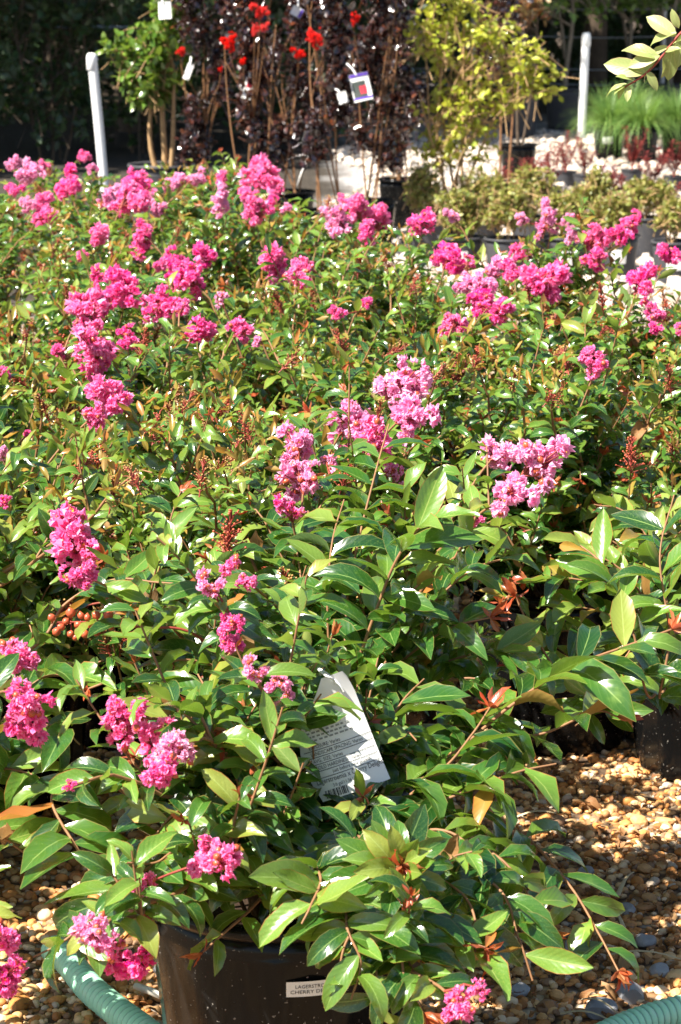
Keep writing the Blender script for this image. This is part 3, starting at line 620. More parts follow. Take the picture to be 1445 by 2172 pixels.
hero(B, [(720,1500,1.55),(760,1400,1.52),(800,1290,1.50),(840,1190,1.48),(890,1120,1.47),(970,1075,1.48)], .070, .4, .022, r0=.0027, red=False)
hero(B, [(730,1420,1.6),(735,1290,1.62),(760,1150,1.66),(800,990,1.72),(825,900,1.78)], .062, .3, .026, r0=.0025, red=False)
hero(B, [(680,1430,1.6),(650,1310,1.62),(635,1200,1.66),(618,1080,1.72)], .058, .3, .026, red=False)
hero(B, [(700,1450,1.6),(695,1280,1.58),(705,1150,1.6),(730,1060,1.66)], .058, .3, .026, red=False)
hero(B, [(560,1500,1.52),(420,1350,1.47),(300,1330,1.46),(200,1320,1.46),(120,1320,1.46)], .054, .3, .03, red=False, mat=M['redstem'])
hero(D_, [(-150,1750,1.45),(-40,1640,1.40),(60,1640,1.36),(130,1690,1.33)], .062, .3, .024, red=False)
hero(D_, [(-150,1800,1.42),(-40,1760,1.36),(40,1800,1.32),(90,1850,1.30)], .062, .3, .024, red=False)
hero(D_, [(-140,1700,1.45),(20,1560,1.42),(120,1540,1.40),(170,1580,1.38)], .064, .3, .024, red=False)
hero(D_, [(-140,1700,1.45),(60,1460,1.46),(150,1430,1.46),(220,1400,1.46)], .062, .3, .024, red=False)
hero(A, [(440,1790,1.28),(300,1850,1.20),(190,1950,1.17),(130,2000,1.17),(70,2030,1.17)], .058, .35, .026, red=False)
hero(A, [(740,1840,1.20),(735,1960,1.10),(765,2040,1.085),(745,2120,1.085)], .055, .4, .022, red=False)
hero(A, [(560,1750,1.32),(470,1700,1.27),(380,1720,1.22),(330,1770,1.20)], .062, .3, .024, red=False)
hero(A, [(600,1780,1.30),(520,1740,1.22),(470,1760,1.18),(440,1800,1.16)], .06, .35, .024, red=False)
hero(A, [(640,1800,1.25),(680,1860,1.15),(660,1920,1.10),(640,1960,1.09)], .062, .35, .022, red=False)
hero(A, [(700,1750,1.30),(900,1650,1.30),(1020,1640,1.30),(1080,1680,1.29)], .066, .3, .024, red=False)
hero(A, [(700,1800,1.28),(930,1760,1.24),(1020,1830,1.22),(1040,1900,1.22)], .064, .35, .024)
hero(A, [(660,1700,1.36),(800,1560,1.38),(860,1480,1.40),(900,1440,1.42)], .066, .3, .024, red=False)
hero(A, [(560,1700,1.36),(470,1560,1.36),(440,1470,1.38),(420,1430,1.40)], .064, .3, .024, red=False)
for pts in ([(760,1800,1.26),(880,1900,1.16),(900,2000,1.12),(880,2080,1.11)], [(780,1800,1.26),(960,1880,1.18),(1010,1960,1.15),(1000,2060,1.14)], [(800,1780,1.28),(1020,1800,1.24),(1110,1880,1.22),(1150,1980,1.20)], [(800,1780,1.28),(1040,1870,1.20),(1100,1990,1.17),(1130,2080,1.17)],
            [(740,1820,1.22),(760,1930,1.12),(730,2010,1.10),(720,2060,1.10)], [(760,1830,1.22),(840,1980,1.12),(860,2080,1.10),(900,2150,1.10)], [(760,1760,1.3),(930,1640,1.32),(1000,1560,1.34),(1040,1500,1.36)], [(760,1760,1.3),(960,1690,1.28),(1090,1640,1.30),(1180,1620,1.31)],
            [(640,1720,1.34),(600,1600,1.34),(560,1530,1.34),(530,1500,1.34)], [(640,1720,1.34),(560,1650,1.30),(500,1620,1.28),(450,1640,1.26)], [(500,1760,1.30),(380,1800,1.22),(330,1830,1.20),(270,1830,1.19)]):
    hero(A, pts, .058, .3, .024, red=R.random() < .4, young=.15)
for pts in ([(760,1480,1.6),(880,1380,1.54),(960,1330,1.52),(1040,1310,1.52)], [(760,1480,1.6),(900,1300,1.58),(1000,1210,1.58),(1090,1180,1.6)], [(640,1480,1.6),(560,1340,1.56),(500,1240,1.56),(470,1160,1.58)], [(640,1480,1.6),(480,1420,1.5),(380,1400,1.47),(300,1440,1.46)], [(700,1460,1.6),(830,1330,1.52),(870,1260,1.5),(930,1200,1.5)]):
    hero(B, pts, .058, .3, .022, red=R.random() < .3, young=.12)
for pts in ([(1420,1450,1.95),(1300,1430,1.86),(1200,1420,1.82),(1120,1450,1.80)], [(1420,1450,1.95),(1290,1350,1.90),(1180,1340,1.87),(1080,1370,1.86)], [(1420,1450,1.95),(1340,1460,1.85),(1270,1500,1.80),(1220,1540,1.78)], [(1430,1430,1.95),(1340,1280,1.92),(1230,1230,1.92),(1120,1230,1.92)]):
    hero(C_, pts, .058, .25, .020, red=R.random() < .4, young=.2)
for pts in ([(800,1470,1.6),(960,1400,1.56),(1060,1380,1.56),(1150,1400,1.56)], [(780,1480,1.6),(920,1450,1.54),(1010,1440,1.52),(1090,1480,1.52)]):
    hero(B, pts, .06, .25, .020, red=False, young=.15)
hero(D_, [(60,1380,1.5),(140,1280,1.5),(240,1230,1.5),(330,1235,1.48),(400,1240,1.47)], .05, .4, .028, red=True)
hero(C_, [(1330,1500,1.75),(1200,1440,1.7),(1130,1340,1.68),(1100,1280,1.68),(1095,1265,1.68)], .058, .35, .03)
hero(C_, [(1420,1450,1.95),(1330,1330,1.92),(1240,1290,1.90),(1150,1300,1.88)], .06, .25, .022, red=False)
hero(C_, [(1420,1450,1.95),(1360,1260,1.95),(1270,1180,1.95),(1200,1200,1.94)], .06, .25, .022, red=False)
hero(C_, [(1440,1450,1.95),(1380,1330,1.88),(1330,1390,1.84),(1300,1430,1.83)], .06, .25, .022)
hero(C_, [(1440,1450,1.95),(1400,1200,1.98),(1330,1090,2.0),(1260,1070,2.0)], .06, .25, .022, red=False)
hero(C_, [(1380,1480,1.75),(1340,1330,1.7),(1280,1200,1.72),(1190,1130,1.75)], .06, .35, .028, red=False)
hero(C_, [(1400,1480,1.75),(1420,1350,1.7),(1400,1180,1.7),(1430,1050,1.75)], .06, .35, .028, red=False)
# bud spray and loose buds on the long arching stem at the left
for q in [(110,1310),(130,1330),(150,1300),(165,1325),(185,1310),(180,1345),(205,1305),(150,1345),(205,1340),(230,1305),(235,1330),(120,1340),(140,1318),(172,1306),(195,1328),(215,1322),(160,1352)]:
    p = at_d(q[0], q[1], 2.54); o = link('bud', BUD, B.t); o.location = p-B.b; o.scale = (R.uniform(.0035, .0054),)*3; o.rotation_euler = (R.uniform(-1, 1), R.uniform(-1, 1), 0)
    B.stemmesh([(bez(at_d(q[0], 1322, 2.548), at_d(q[0]+4, 1322, 2.545), p, p, 4), .0011, .0009, 4)], M['redstem'])
def rosette(pl, px, py, d, n, ln, axis, kinds=('leaf', 'young'), red=8):
    c = at_d(px, py, d+1.08); axis = norm(np.array(axis)); e1 = norm(np.cross(axis, UP)); e2 = np.cross(axis, e1)
    for i in range(n):
        f = i/n; a = i*2.4; e = e1*math.cos(a)+e2*math.sin(a); lift = .15+.9*f
        dd = norm(e*(1-.4*f)+axis*lift*.9); kd = kinds[0] if f < .62 else kinds[1]
        pl.leaf(c-axis*(.05*(1-f))+e*.004, dd, norm(axis*1.0-e*lift*.5+pl.r.normal(0, .15, 3)), ln*(1.05-.5*f)*pl.r.uniform(.85, 1.1), kd)
    pl.redtip(c, axis, red, .022)
    st = pl.b+[.02, 0, pl.soilz-.01]; pl.stemmesh([(bez(st, st+UP*.12, c-axis*.12, c, 14), .0026, .0016, 6)])
rosette(A, 850, 1835, 1.10, 26, .068, (.10, -.75, .50), red=14)
rosette(A, 660, 1690, 1.28, 10, .045, (-.1, -.6, .8), red=6)
rosette(A, 770, 1690, 1.25, 12, .058, (.0, -.6, .8), red=4)
rosette(A, 560, 1800, 1.22, 14, .058, (-.2, -.6, .7), red=3)

# labels: each one by its neighbours or its place
special = {}
back = sorted(PLANTS[4:], key=lambda q: q.b[1])
for ri, (y, xs) in enumerate(rows):
    ps = sorted([q for q in PLANTS[4:] if abs(q.b[1]-y) < .045], key=lambda q: q.b[0])
    for ci, q in enumerate(ps):
        side = 'alone in it' if len(ps) == 1 else ('leftmost of its row' if ci == 0 else 'rightmost of its row' if ci == len(ps)-1 else 'second of its row' if ci == 1 else 'third of its row')
        far = 'row %s' % ['just behind the front pots', 'third from the camera', 'fourth from the camera', 'fifth from the camera', 'sixth from the camera', 'seventh from the camera', 'eighth from the camera', 'ninth from the camera', 'tenth from the camera', 'eleventh from the camera', 'third from the back', 'second from the back', 'at the very back'][ri]
        q.t['label'] = 'pink crape myrtle in a black pot, %s, %s' % (far, side)
for pl in PLANTS:
    pl.finish(300 if pl.dist < 3.9 else 150 if pl.dist < 4.9 else 60)

# ------------------------------------------------------------------ pot sticker and printed tag
def text_mesh(body, size, fn, mat, align='LEFT', bold=0.0, sx=1.0):
    cu = bpy.data.curves.new('t', 'FONT'); cu.body = body; cu.size = size; cu.align_x = align; cu.resolution_u = 2; cu.offset = bold
    ob = bpy.data.objects.new('t', cu); COL.objects.link(ob); bpy.context.view_layer.update()
    me = bpy.data.meshes.new_from_object(ob.evaluated_get(bpy.context.evaluated_depsgraph_get())); bpy.data.objects.remove(ob)
    for v in me.vertices: v.co = fn(v.co.x*sx, v.co.y)
    me.materials.clear(); me.materials.append(mat); me.name = 'printed_text'; return me
LA = math.radians(-90) + .04
th0 = -1.55
def onpot(x, y, lift=.0):   # x along the wall, y up, metres from the sticker's lower left corner
    z = .192 + y; r = (.112 + .028*(z/.255)*.97)*1.05 + .0028 + lift; a = th0 + x/.133
    return np.array([r*math.cos(a), r*math.sin(a), z])
mb = MB(); nxs = 9
mb.add([onpot(.056*i/(nxs-1), yy) for yy in (0, .0165) for i in range(nxs)], [(i, i+1, nxs+i+1, nxs+i) for i in range(nxs-1)])
lab = link('label', mb.mesh('pot_label', M['paper']), A.t); lab['label'] = 'white sticker with the plant name'
link('printed_text', text_mesh('LAGERSTROEMIA', .0056, lambda x, y: Vector(onpot(x+.008, y+.0092, .0005)), M['ink'], sx=.9), lab)
link('printed_text', text_mesh('CHERRY DELIGHT', .0056, lambda x, y: Vector(onpot(x+.0035, y+.0034, .0005)), M['ink'], sx=1.05), lab)

TC = at_d(712, 1566, 2.35); tx = norm(CAMR*math.cos(.33)+CAMU*math.sin(.33)); ty = norm(-CAMR*math.sin(.33)+CAMU*math.cos(.33)); tz = np.cross(tx, ty)
k1 = .93*2.36/FPX
def tagp(x, y, lift=0.0):   # x, y in photo pixels from the tag's centre, along its own axes
    w = x/95.0; bend = -.010*(w*w) + .012*(y/140.)**2*(1 if y > 0 else .3)
    return TC + tx*x*k1 + ty*y*k1 + tz*(bend+lift)
def tl(y): return float(np.interp(y, [-135, -80, -20, 30, 75, 110, 140], [-72, -86, -90, -78, -40, -8, 14]))
def tr(y): return float(np.interp(y, [-135, -80, 0, 90, 128, 140], [88, 84, 80, 76, 70, 64]))
ys = np.linspace(-128, 140, 22); mb = MB(); nxs = 10
for sgn in (0, -.0006):
    V = [tagp(tl(y)+(tr(y)-tl(y))*i/(nxs-1), y, sgn) for y in ys for i in range(nxs)]
    mb.add(V, [(j*nxs+i, j*nxs+i+1, (j+1)*nxs+i+1, (j+1)*nxs+i) for j in range(21) for i in range(nxs-1)])
tagbase = TC.copy()
PT = thing('plant_tag', 'large white printed plant tag with barcode hanging in front of the second crape myrtle', 'tag', tuple(tagbase))
link('card', mb.mesh('card', M['paper'], off=tagbase), PT)
def onTag(x0, y0): return lambda x, y: Vector(tagp(x0+x, y0+y, .0006) - tagbase)
def tl_text(s, x, y, sz, mat='ink', sx=.8): link('printed_text', text_mesh(s, sz, onTag(x, y), M[mat], sx=sx), PT)
tl_text('EXPOSURE: Varies', -66, -8, 12); tl_text('LANDSCAPE SPACING: Varies', -66, -24, 12); tl_text('AVG. SIZE: Varies', -66, -40, 12); tl_text('COLD HARDINESS: Varies', -66, -56, 12)
tl_text('just before new growth', -30, -71, 12); tl_text('Lagerstroemia x Cherry Delight', -74, -89, 17, sx=.72); tl_text('3.0 gal/11.36 L)', -40, -102, 11)
for i, wd in enumerate([110, 96, 104, 88]):   # fine print: grey lines too small to read
    for j in range(9):
        x0 = -60+wd*j/9; mb = MB() if j == 0 else mb; w_ = wd/9*R.uniform(.5, .85)
        mb.add([tagp(x0, 8+i*9, .0006), tagp(x0+w_, 8+i*9, .0006), tagp(x0+w_, 12+i*9, .0006), tagp(x0, 12+i*9, .0006)], [(0, 1, 2, 3)])
    link('fine_print', mb.mesh('fine_print', M['greyink'], off=tagbase), PT)
for y in (-12, -28, -44, -60, -76):
    mb = MB(); mb.add([tagp(-80+160*i/8, y+q, .0006) for q in (-.7, .7) for i in range(9)], [(i, i+1, 10+i, 9+i) for i in range(8)]); link('ruled_line', mb.mesh('ruled_line', M['ink'], off=tagbase), PT)
mb = MB(); x = -62
while x < -12:
    w_ = R.choice([1, 1, 2, 3]); mb.add([tagp(x, -124, .0006), tagp(x+w_, -124, .0006), tagp(x+w_, -106, .0006), tagp(x, -106, .0006)], [(0, 1, 2, 3)]); x += w_+R.choice([1, 1.5, 2.5])
link('barcode', mb.mesh('barcode', M['ink'], off=tagbase), PT)
mb = MB(); cs = [tagp(5+(15+3*math.sin(5*a))*math.cos(a), 78+(12+2*math.sin(7*a))*math.sin(a), .0006) for a in np.linspace(0, 6.28, 25)[:-1]]
mb.add([tagp(5, 78, .0006)]+cs, [(0, i, i % 24+1) for i in range(1, 25)]); link('tree_drawing', mb.mesh('tree_drawing', M['greyink'], off=tagbase), PT)
mb = MB()
for q in (-8, -3, 2, 8): mb.add([tagp(4+q*.2, 66, .0007), tagp(6+q*.2, 66, .0007), tagp(6+q, 50, .0007), tagp(4+q, 50, .0007)], [(0, 1, 2, 3)])
link('root_drawing', mb.mesh('root_drawing', M['ink'], off=tagbase), PT)
mb = MB(); tube(mb, catmull([tagp(40, 118, .001), tagp(38, 132, .006), tagp(24, 146, .003), tagp(12, 160, -.03), tagp(26, 150, -.01), tagp(45, 120, .002), tagp(52, 95, .004)], 24), .0012, 5)
link('tie', mb.mesh('tie', M['tie'], off=tagbase), PT)

def small_tag(px, py, d, wpx, hpx, rot, label, stripes=(), tie=30):
    """a blank or picture tag hanging from a twig, about 1 mm thick and slightly curled"""
    c = at_d(px, py, d); k = d/FPX; ax = norm(CAMR*math.cos(rot)+CAMU*math.sin(rot)); ay = norm(-CAMR*math.sin(rot)+CAMU*math.cos(rot)); az = np.cross(ax, ay)
    t = thing('plant_tag', label, 'tag', tuple(c), 'hanging plant tags')
    def pt(u, v, l=0): return ax*u*wpx*k/2 + ay*v*hpx*k/2 + az*(l + .12*wpx*k*(v*v*.6-u*u*.4))
    def patch(u0, u1, v0, v1, l, mat, name):
        mb = MB()
        for q in (l, l-.0006): mb.add([pt(u0+(u1-u0)*i/4, v0+(v1-v0)*j/6, q) for j in range(7) for i in range(5)], [(j*5+i, j*5+i+1, (j+1)*5+i+1, (j+1)*5+i) for j in range(6) for i in range(4)])
        link(name, mb.mesh(name, mat), t)
    patch(-1, 1, -1, 1, 0, M['paper'], 'card')
    for (u0, u1, v0, v1, m) in stripes: patch(u0, u1, v0, v1, .002, M[m], 'printed_patch')
    mb = MB(); tube(mb, [pt(-.2, .9, .001), pt(-.5, 1.0, .003)+ay*tie*k*.5, pt(-.9, 1.0, -.01)+ay*tie*k], .0012*max(1, d/3), 4); link('tie', mb.mesh('tie', M['tie']), t)
small_tag(92, 1050, 3.6, 84, 50, .2, 'white crumpled plant tag at the left edge behind the round pink flower', [(-.2, .25, -.6, -.1, 'greyink'), (-.8, .7, .1, .16, 'greyink'), (-.8, .7, .34, .4, 'greyink')])
small_tag(700, 965, 3.35, 36, 70, -.1, 'white tag between the two faded pink flower heads', [(-.7, .6, .2, .28, 'greyink')])
small_tag(766, 185, 9.35, 40, 58, .22, 'purple and white picture tag hanging on a dark-leaved bush', [(-.98, .98, .78, .98, 'purpleink'), (-.9, .5, -.7, .45, 'darkink'), (-.2, .55, -.5, .1, 'redink'), (-.98, .98, -.86, -.72, 'purpleink')], 26)
small_tag(727, 207, 9.4, 20, 24, .3, 'small white tag just left of the purple picture tag', [], 10)
small_tag(527, 188, 9.9, 18, 44, -.25, 'white and pink tag in the dark bush below the red flowers', [(-.6, .6, .1, .7, 'redink')], 18)
small_tag(400, 152, 10.4, 13, 34, -.35, 'narrow white tag in the dark bush beside the potted tree', [], 14)
small_tag(630, 25, 10.0, 24, 20, -.5, 'white and blue tag near the top between dark bushes', [(.5, .95, -.9, .9, 'purpleink')], 14)
small_tag(350, 22, 10.3, 26, 36, .05, 'white tag at the top of the potted tree', [(-.02, .04, -.9, .9, 'greyink')], 20)

# ------------------------------------------------------------------ hose, stick, litter
P = [at_z(q[0], q[1], .019) for q in [(112,2010),(130,2026),(150,2045),(190,2095),(240,2138),(300,2182),(420,2270),(620,2360),(860,2370),(1080,2300),(1250,2215),(1345,2172),(1445,2142),(1600,2110)]]
Q = catmull(P, 1100); seg = np.concatenate([[0], np.cumsum(np.linalg.norm(np.diff(Q, axis=0), axis=1))]); n = int(seg[-1]/.00137); ss = np.linspace(0, seg[-1], n)
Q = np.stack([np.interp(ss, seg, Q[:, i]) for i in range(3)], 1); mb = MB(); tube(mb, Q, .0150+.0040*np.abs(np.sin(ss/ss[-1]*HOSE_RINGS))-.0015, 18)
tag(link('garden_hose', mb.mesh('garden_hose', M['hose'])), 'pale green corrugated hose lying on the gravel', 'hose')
mb = MB(); a, b = at_z(288, 2092, .014), at_z(382, 2132, .016); tube(mb, [a, a*.6+b*.4+[0, 0, .002], b], [.0045, .0048, .004], 7)
tag(link('stick', mb.mesh('stick', M['stick'])), 'bleached white stick lying on gravel left of the front pot', 'stick')
for (x0, y0, x1, y1) in [(1290,2025,1445,2035),(1190,2150,1300,2168),(1310,1900,1345,1850),(1235,2120,1310,2150),(1330,1990,1300,1930),(1080,1740,1180,1725)]:
    mb = MB(); a, b = at_z(x0, y0, .014), at_z(x1, y1, .018); w_ = .0035; sd = norm(np.cross(b-a, UP))*w_
    V = []; 
    for i in range(6):
        c = a+(b-a)*i/5+[0, 0, .008*math.sin(i*.63)]; ww = sd*(1-.15*i); V += [c-ww, c+[0, 0, .0012], c+ww]
    mb.add(V, [(i*3+j, i*3+j+1, i*3+4+j, i*3+3+j) for i in range(5) for j in range(2)])
    tag(link('dry_grass_blade', mb.mesh('dry_grass_blade', M['straw'])), 'dry straw-coloured grass blade on the gravel right of the front pot', 'dry grass', 'dry blades on the gravel')
drym = [single(leaf_tmpl(7, 5, .45, 1.6, .7, .7, .95, .8, .8, seed=30+i), M['dry'], 'dry_leaf') for i in range(3)]
for i in range(26):
    x, y = (R.uniform(1150, 1440), R.uniform(1640, 2165)) if i < 22 else (R.uniform(200, 330), R.uniform(2090, 2165))
    p = at_z(x, y, .014); o = link('dry_leaf', drym[i % 3], None, tuple(p)); o.rotation_euler = (R.uniform(-.3, .3), R.uniform(-.5, .5), R.uniform(0, 6.28)); o.scale = (R.uniform(.022, .042),)*3
    tag(o, 'curled brown dead leaf lying on the gravel', 'dead leaf', 'dead leaves on the gravel')
mb = MB(); n = 700; q = np.array([at_z(rng.uniform(1000, 1460), rng.uniform(1500, 2172), .010) if i < 520 else at_z(rng.uniform(0, 1000), rng.uniform(1200, 2172), .010) for i in range(n)])
scatter(mb, leaf_tmpl(3, 3, .5, 1.2, .7, .5, .95, .8, .7, seed=33), q, np.column_stack([rng.normal(size=(n, 2)), rng.normal(0, .15, n)]), rng.normal(0, .35, (n, 3))+UP, rng.uniform(.008, .022, n), rng.uniform(0, 1, n))
tag(link('leaf_litter', mb.mesh('leaf_litter', M['dry'])), 'brown leaf crumbs strewn over the gravel', 'leaf litter', kind='stuff')
for i, (x, y, s_) in enumerate([(1225,2010,.019),(1335,2105,.019),(1275,2140,.017),(1370,1995,.014),(1245,1850,.011),(1190,1870,.011),(1100,2100,.013),(1400,2060,.013),(350,2050,.016),(1330,1930,.012)]):
    mb = MB(); p = at_z(x, y, s_*.5); V, F = ICO2; k = rng.normal(size=(5, 3)); v = V.copy()
    for q in k: dd = norm(q); lim = rng.uniform(.55, .85); v = v-np.outer(np.maximum(v@dd-lim, 0), dd)
    mb.add(v*s_*np.array([1.2, .95, .75]), F)
    st_ = link('stone', mb.mesh('stone', M['grey_stone'], smooth=False), None, tuple(p)); st_.rotation_euler.z = R.uniform(0, 6)
    tag(st_, 'grey angular stone on the gravel, '+['the largest, below the drooping red-tipped branch', 'next to the right piece of green hose', 'second from the right piece of green hose', 'near the right edge above the hose', 'beside the tip of the drooping branch', 'in the middle of the bare gravel', 'right of the lowest pink flower', 'at the right edge', 'left of the front pot', 'upper one in the bare gravel'][i], 'stone', 'grey stones among the gravel')

# ------------------------------------------------------------------ background plants
def crown(mb, tmpls, centers, nleaf, size, r, m=0, twig=None, per=9, spread=.10, upn=.8):
    """leaves set along short twigs through ellipsoids ((c, radii), ...)"""
    vol = np.array([np.prod(c[1])**(2/3) for c in centers]); vol /= vol.sum(); nt = nleaf//per; Pp = []; D = []; N = []
    for q in range(nt):
        c, rad = centers[r.choice(len(centers), p=vol)]; d = norm(r.normal(size=3)); rr = r.uniform(.25, 1)**.5; p = np.array(c)+np.array(rad)*d*rr
        out = norm(d*np.array(rad)+UP*.25+r.normal(0, .4, 3)); ln = spread*r.uniform(.6, 1.4); a = p-out*ln*.5; b = p+out*ln*.5
        if twig is not None: tube(twig, [a-out*ln*.5-UP*ln*.1, a, b], [.0022, .0018, .0010], 3, cap=False)
        for i in range(per):
            f = (i+.5)/per; e = norm(np.cross(out, r.normal(size=3))); Pp.append(a+(b-a)*f); D.append(norm(out*.6+e+r.normal(0, .2, 3))); N.append(norm(UP*upn+r.normal(0, .5, 3)))
    Pp, D, N = map(np.array, (Pp, D, N)); n = len(Pp); sz = size*r.uniform(.65, 1.25, n); ti = r.uniform(0, 1, n)
    for v, t in enumerate(tmpls): scatter(mb, t, Pp[v::len(tmpls)], D[v::len(tmpls)], N[v::len(tmpls)], sz[v::len(tmpls)], ti[v::len(tmpls)], m)
def oval(seed, ratio=.5, na=4, nu=3): return [leaf_tmpl(na, nu, ratio, .6, .3, .1, .9, .7, .1, seed=seed), leaf_tmpl(na, nu, ratio, .1, .4, .1, .9, .7, -.3, seed=seed+1)]
def shrub(name, label, cat, loc, pot, stems, centers, leafmat, nleaf, size, stemmat, group=None, ratio=.5, spread=.12, per=9, seed=1, limbs=5, twigmat=None):
    r = np.random.default_rng(seed); b = np.array([loc[0], loc[1], 0.]); t = thing(name, label, cat, tuple(b), group)
    if pot is not None:
        p = put_pot(t, pot, r.uniform(0, 6))
    twig = MB()
    for (a, c, rad) in stems:
        mb = MB(); a = np.array(a, float); c = np.array(c, float); Pm = bez(a, a+(c-a)*.35+r.normal(0, .02, 3), a+(c-a)*.7+r.normal(0, .03, 3), c, 9); tube(mb, Pm, np.linspace(rad, rad*.45, 9), 6)
        for k in range(limbs):   # limbs
            i = r.integers(4, 8); q = centers[r.integers(len(centers))]; e = np.array(q[0])+np.array(q[1])*norm(r.normal(size=3))*.7; tube(mb, bez(Pm[i], Pm[i]+(e-Pm[i])*.3+UP*.03, Pm[i]+(e-Pm[i])*.7+UP*.03, e, 6), np.linspace(rad*.5, rad*.18, 6), 4, cap=False)
        link('stem', mb.mesh('stem', stemmat), t)
    mb = MB(); crown(mb, oval(seed*3, ratio), centers, nleaf, size, r, twig=twig, spread=spread, per=per)
    tag(link('foliage', mb.mesh('foliage', leafmat), t), kind='stuff')
    if twig.V: tag(link('twigs', twig.mesh('twigs', twigmat or stemmat), t), kind='stuff')
    return t

def pxe(x0, y0, x1, y1, Y, X, dy=.8):
    """an ellipsoid in the plant's own frame that fills a pixel box at depth Y"""
    c = at_y((x0+x1)/2, (y0+y1)/2, Y); k = Y/FPX; rx = (x1-x0)/2*k; rz = (y1-y0)/2*k; return ((c[0]-X, 0, c[2]), (rx, max(rx*dy, .06), rz))
Y = 10.6; X = xat(343, 352, Y)
shrub('potted_tree', 'small green tree with pale trunks in a grey tub by the left white post', 'tree', (X, Y), POTB,
      [((-.02, 0, .27), (-.03, 0, .72), .013), ((.015, .01, .27), (.02, 0, .8), .014), ((.04, -.01, .27), (.06, .02, .74), .012)],
      [pxe(240, 95, 330, 185, Y, X), pxe(270, 60, 400, 200, Y, X), pxe(300, -20, 420, 110, Y, X), pxe(260, 150, 370, 228, Y, X), pxe(222, 80, 290, 130, Y, X), pxe(300, -200, 460, 10, Y, X)], M['tree_leaf'], 2600, .046, M['tanstem'], seed=3, ratio=.6, spread=.09)
# dark-leaved bushes with red flowers
dk = [(440, 10.4, 'leftmost dark purple bush beside the potted tree'), (535, 9.9, 'dark purple bush with three red flower heads stacked at its top'), (618, 10.3, 'dark purple bush with a dim red flower, behind the others'), (700, 9.5, 'dark purple bush with a bright red flower, in the pot nearest the gravel gap'), (790, 9.9, 'dark purple bush carrying the purple picture tag'), (850, 10.9, 'dark purple bush half hidden behind the yellow-green shrub')]
for i, (px, Y, lb) in enumerate(dk):
    X = xat(px, 300, Y); r = np.random.default_rng(90+i)
    st = [((r.uniform(-.05, .05), r.uniform(-.05, .05), .18), (r.uniform(-.13, .13), r.uniform(-.08, .08), r.uniform(.7, 1.1)), .0042) for k in range(5)]
    cs = [pxe(px-w+j, y-34, px+w+j, y+34, Y, X) for y, w, j in [(yy, r.uniform(16, 38), r.uniform(-38, 38)) for yy in (-50, -15, 20, 60, 100, 140, 180, 225, 275, 320)]]
    shrub('purple_crape_myrtle', lb, 'shrub', (X, Y), POTM, st, cs, M['purple'], 1400, .034, M['stem'], 'dark purple crape myrtles', seed=100+i, ratio=.7, per=8, spread=.085, limbs=1, twigmat=M['purple'])
for i, (px, py, d, w) in enumerate([(552,28,9.7,38),(540,62,9.7,22),(562,60,9.7,24),(487,88,9.8,34),(383,112,10.2,22),(671,80,9.3,36),(633,117,9.9,30),(750,40,9.7,26),(516,132,9.7,18),(468,146,10.1,10)]):
    p = at_d(px, py, d); par = min((o for o in bpy.data.objects if o.name.startswith('purple_crape_myrtle')), key=lambda o: abs(o.location.x-p[0])+.3*abs(o.location.y-p[1]))
    v = REDCL[i % 2]; o = link('flower_cluster', v['petal'], par); o.location = Vector(p)-par.location; o.scale = (w*d/FPX*1.0,)*3; o.rotation_euler = (0, 0, i); link('stalks', v['stalk'], o)
    mb = MB(); a = np.array(o.location); tube(mb, bez(np.array([0, 0, .5]), np.array([a[0]*.3, a[1]*.3, .65]), a-UP*.10, a-UP*.02, 8), np.linspace(.003, .0014, 8), 4); link('stem', mb.mesh('stem', M['stem']), par)
# yellow-green shrub
Y = 10.0; X = xat(965, 375, Y)
shrub('lime_shrub', 'tall yellow-green shrub with pale stems between dark bushes and small olive bushes', 'shrub', (X, Y), POTM,
      [((r.uniform(-.05, .05), r.uniform(-.05, .05), .18), (a, b, z), .0065) for (a, b, z) in [(-.15, 0, .65), (-.06, .06, .85), (.03, -.03, .95), (.09, .03, .7), (.2, 0, .62), (-.1, -.06, .55), (.07, -.07, .55)]],
      [pxe(880, 40, 1030, 180, Y, X), pxe(905, 170, 1070, 290, Y, X), pxe(985, 90, 1125, 250, Y, X), pxe(865, 20, 930, 100, Y, X), pxe(900, -60, 1010, 60, Y, X), pxe(985, 20, 1090, 110, Y, X), pxe(1095, 130, 1172, 205, Y, X), pxe(1110, 178, 1190, 208, Y, X), pxe(900, 270, 1050, 345, Y, X), pxe(890, 300, 960, 375, Y, X), pxe(1100, 90, 1160, 130, Y, X)], M['lime'], 1900, .034, M['tanstem'], seed=7, ratio=.6, spread=.15, per=11)
Y = 10.8; X = xat(1060, 350, Y)
shrub('purple_crape_myrtle', 'dark purple bush showing behind the right side of the yellow-green shrub', 'shrub', (X, Y), POTM, [((0, 0, .2), (-.06, 0, .9), .006), ((.04, 0, .2), (.03, 0, .9), .006)], [pxe(1000, 70, 1090, 160, Y, X), pxe(1020, 20, 1100, 110, Y, X), pxe(1000, -80, 1110, 40, Y, X)], M['purple'], 800, .035, M['stem'], 'dark purple crape myrtles', seed=131, ratio=.6)
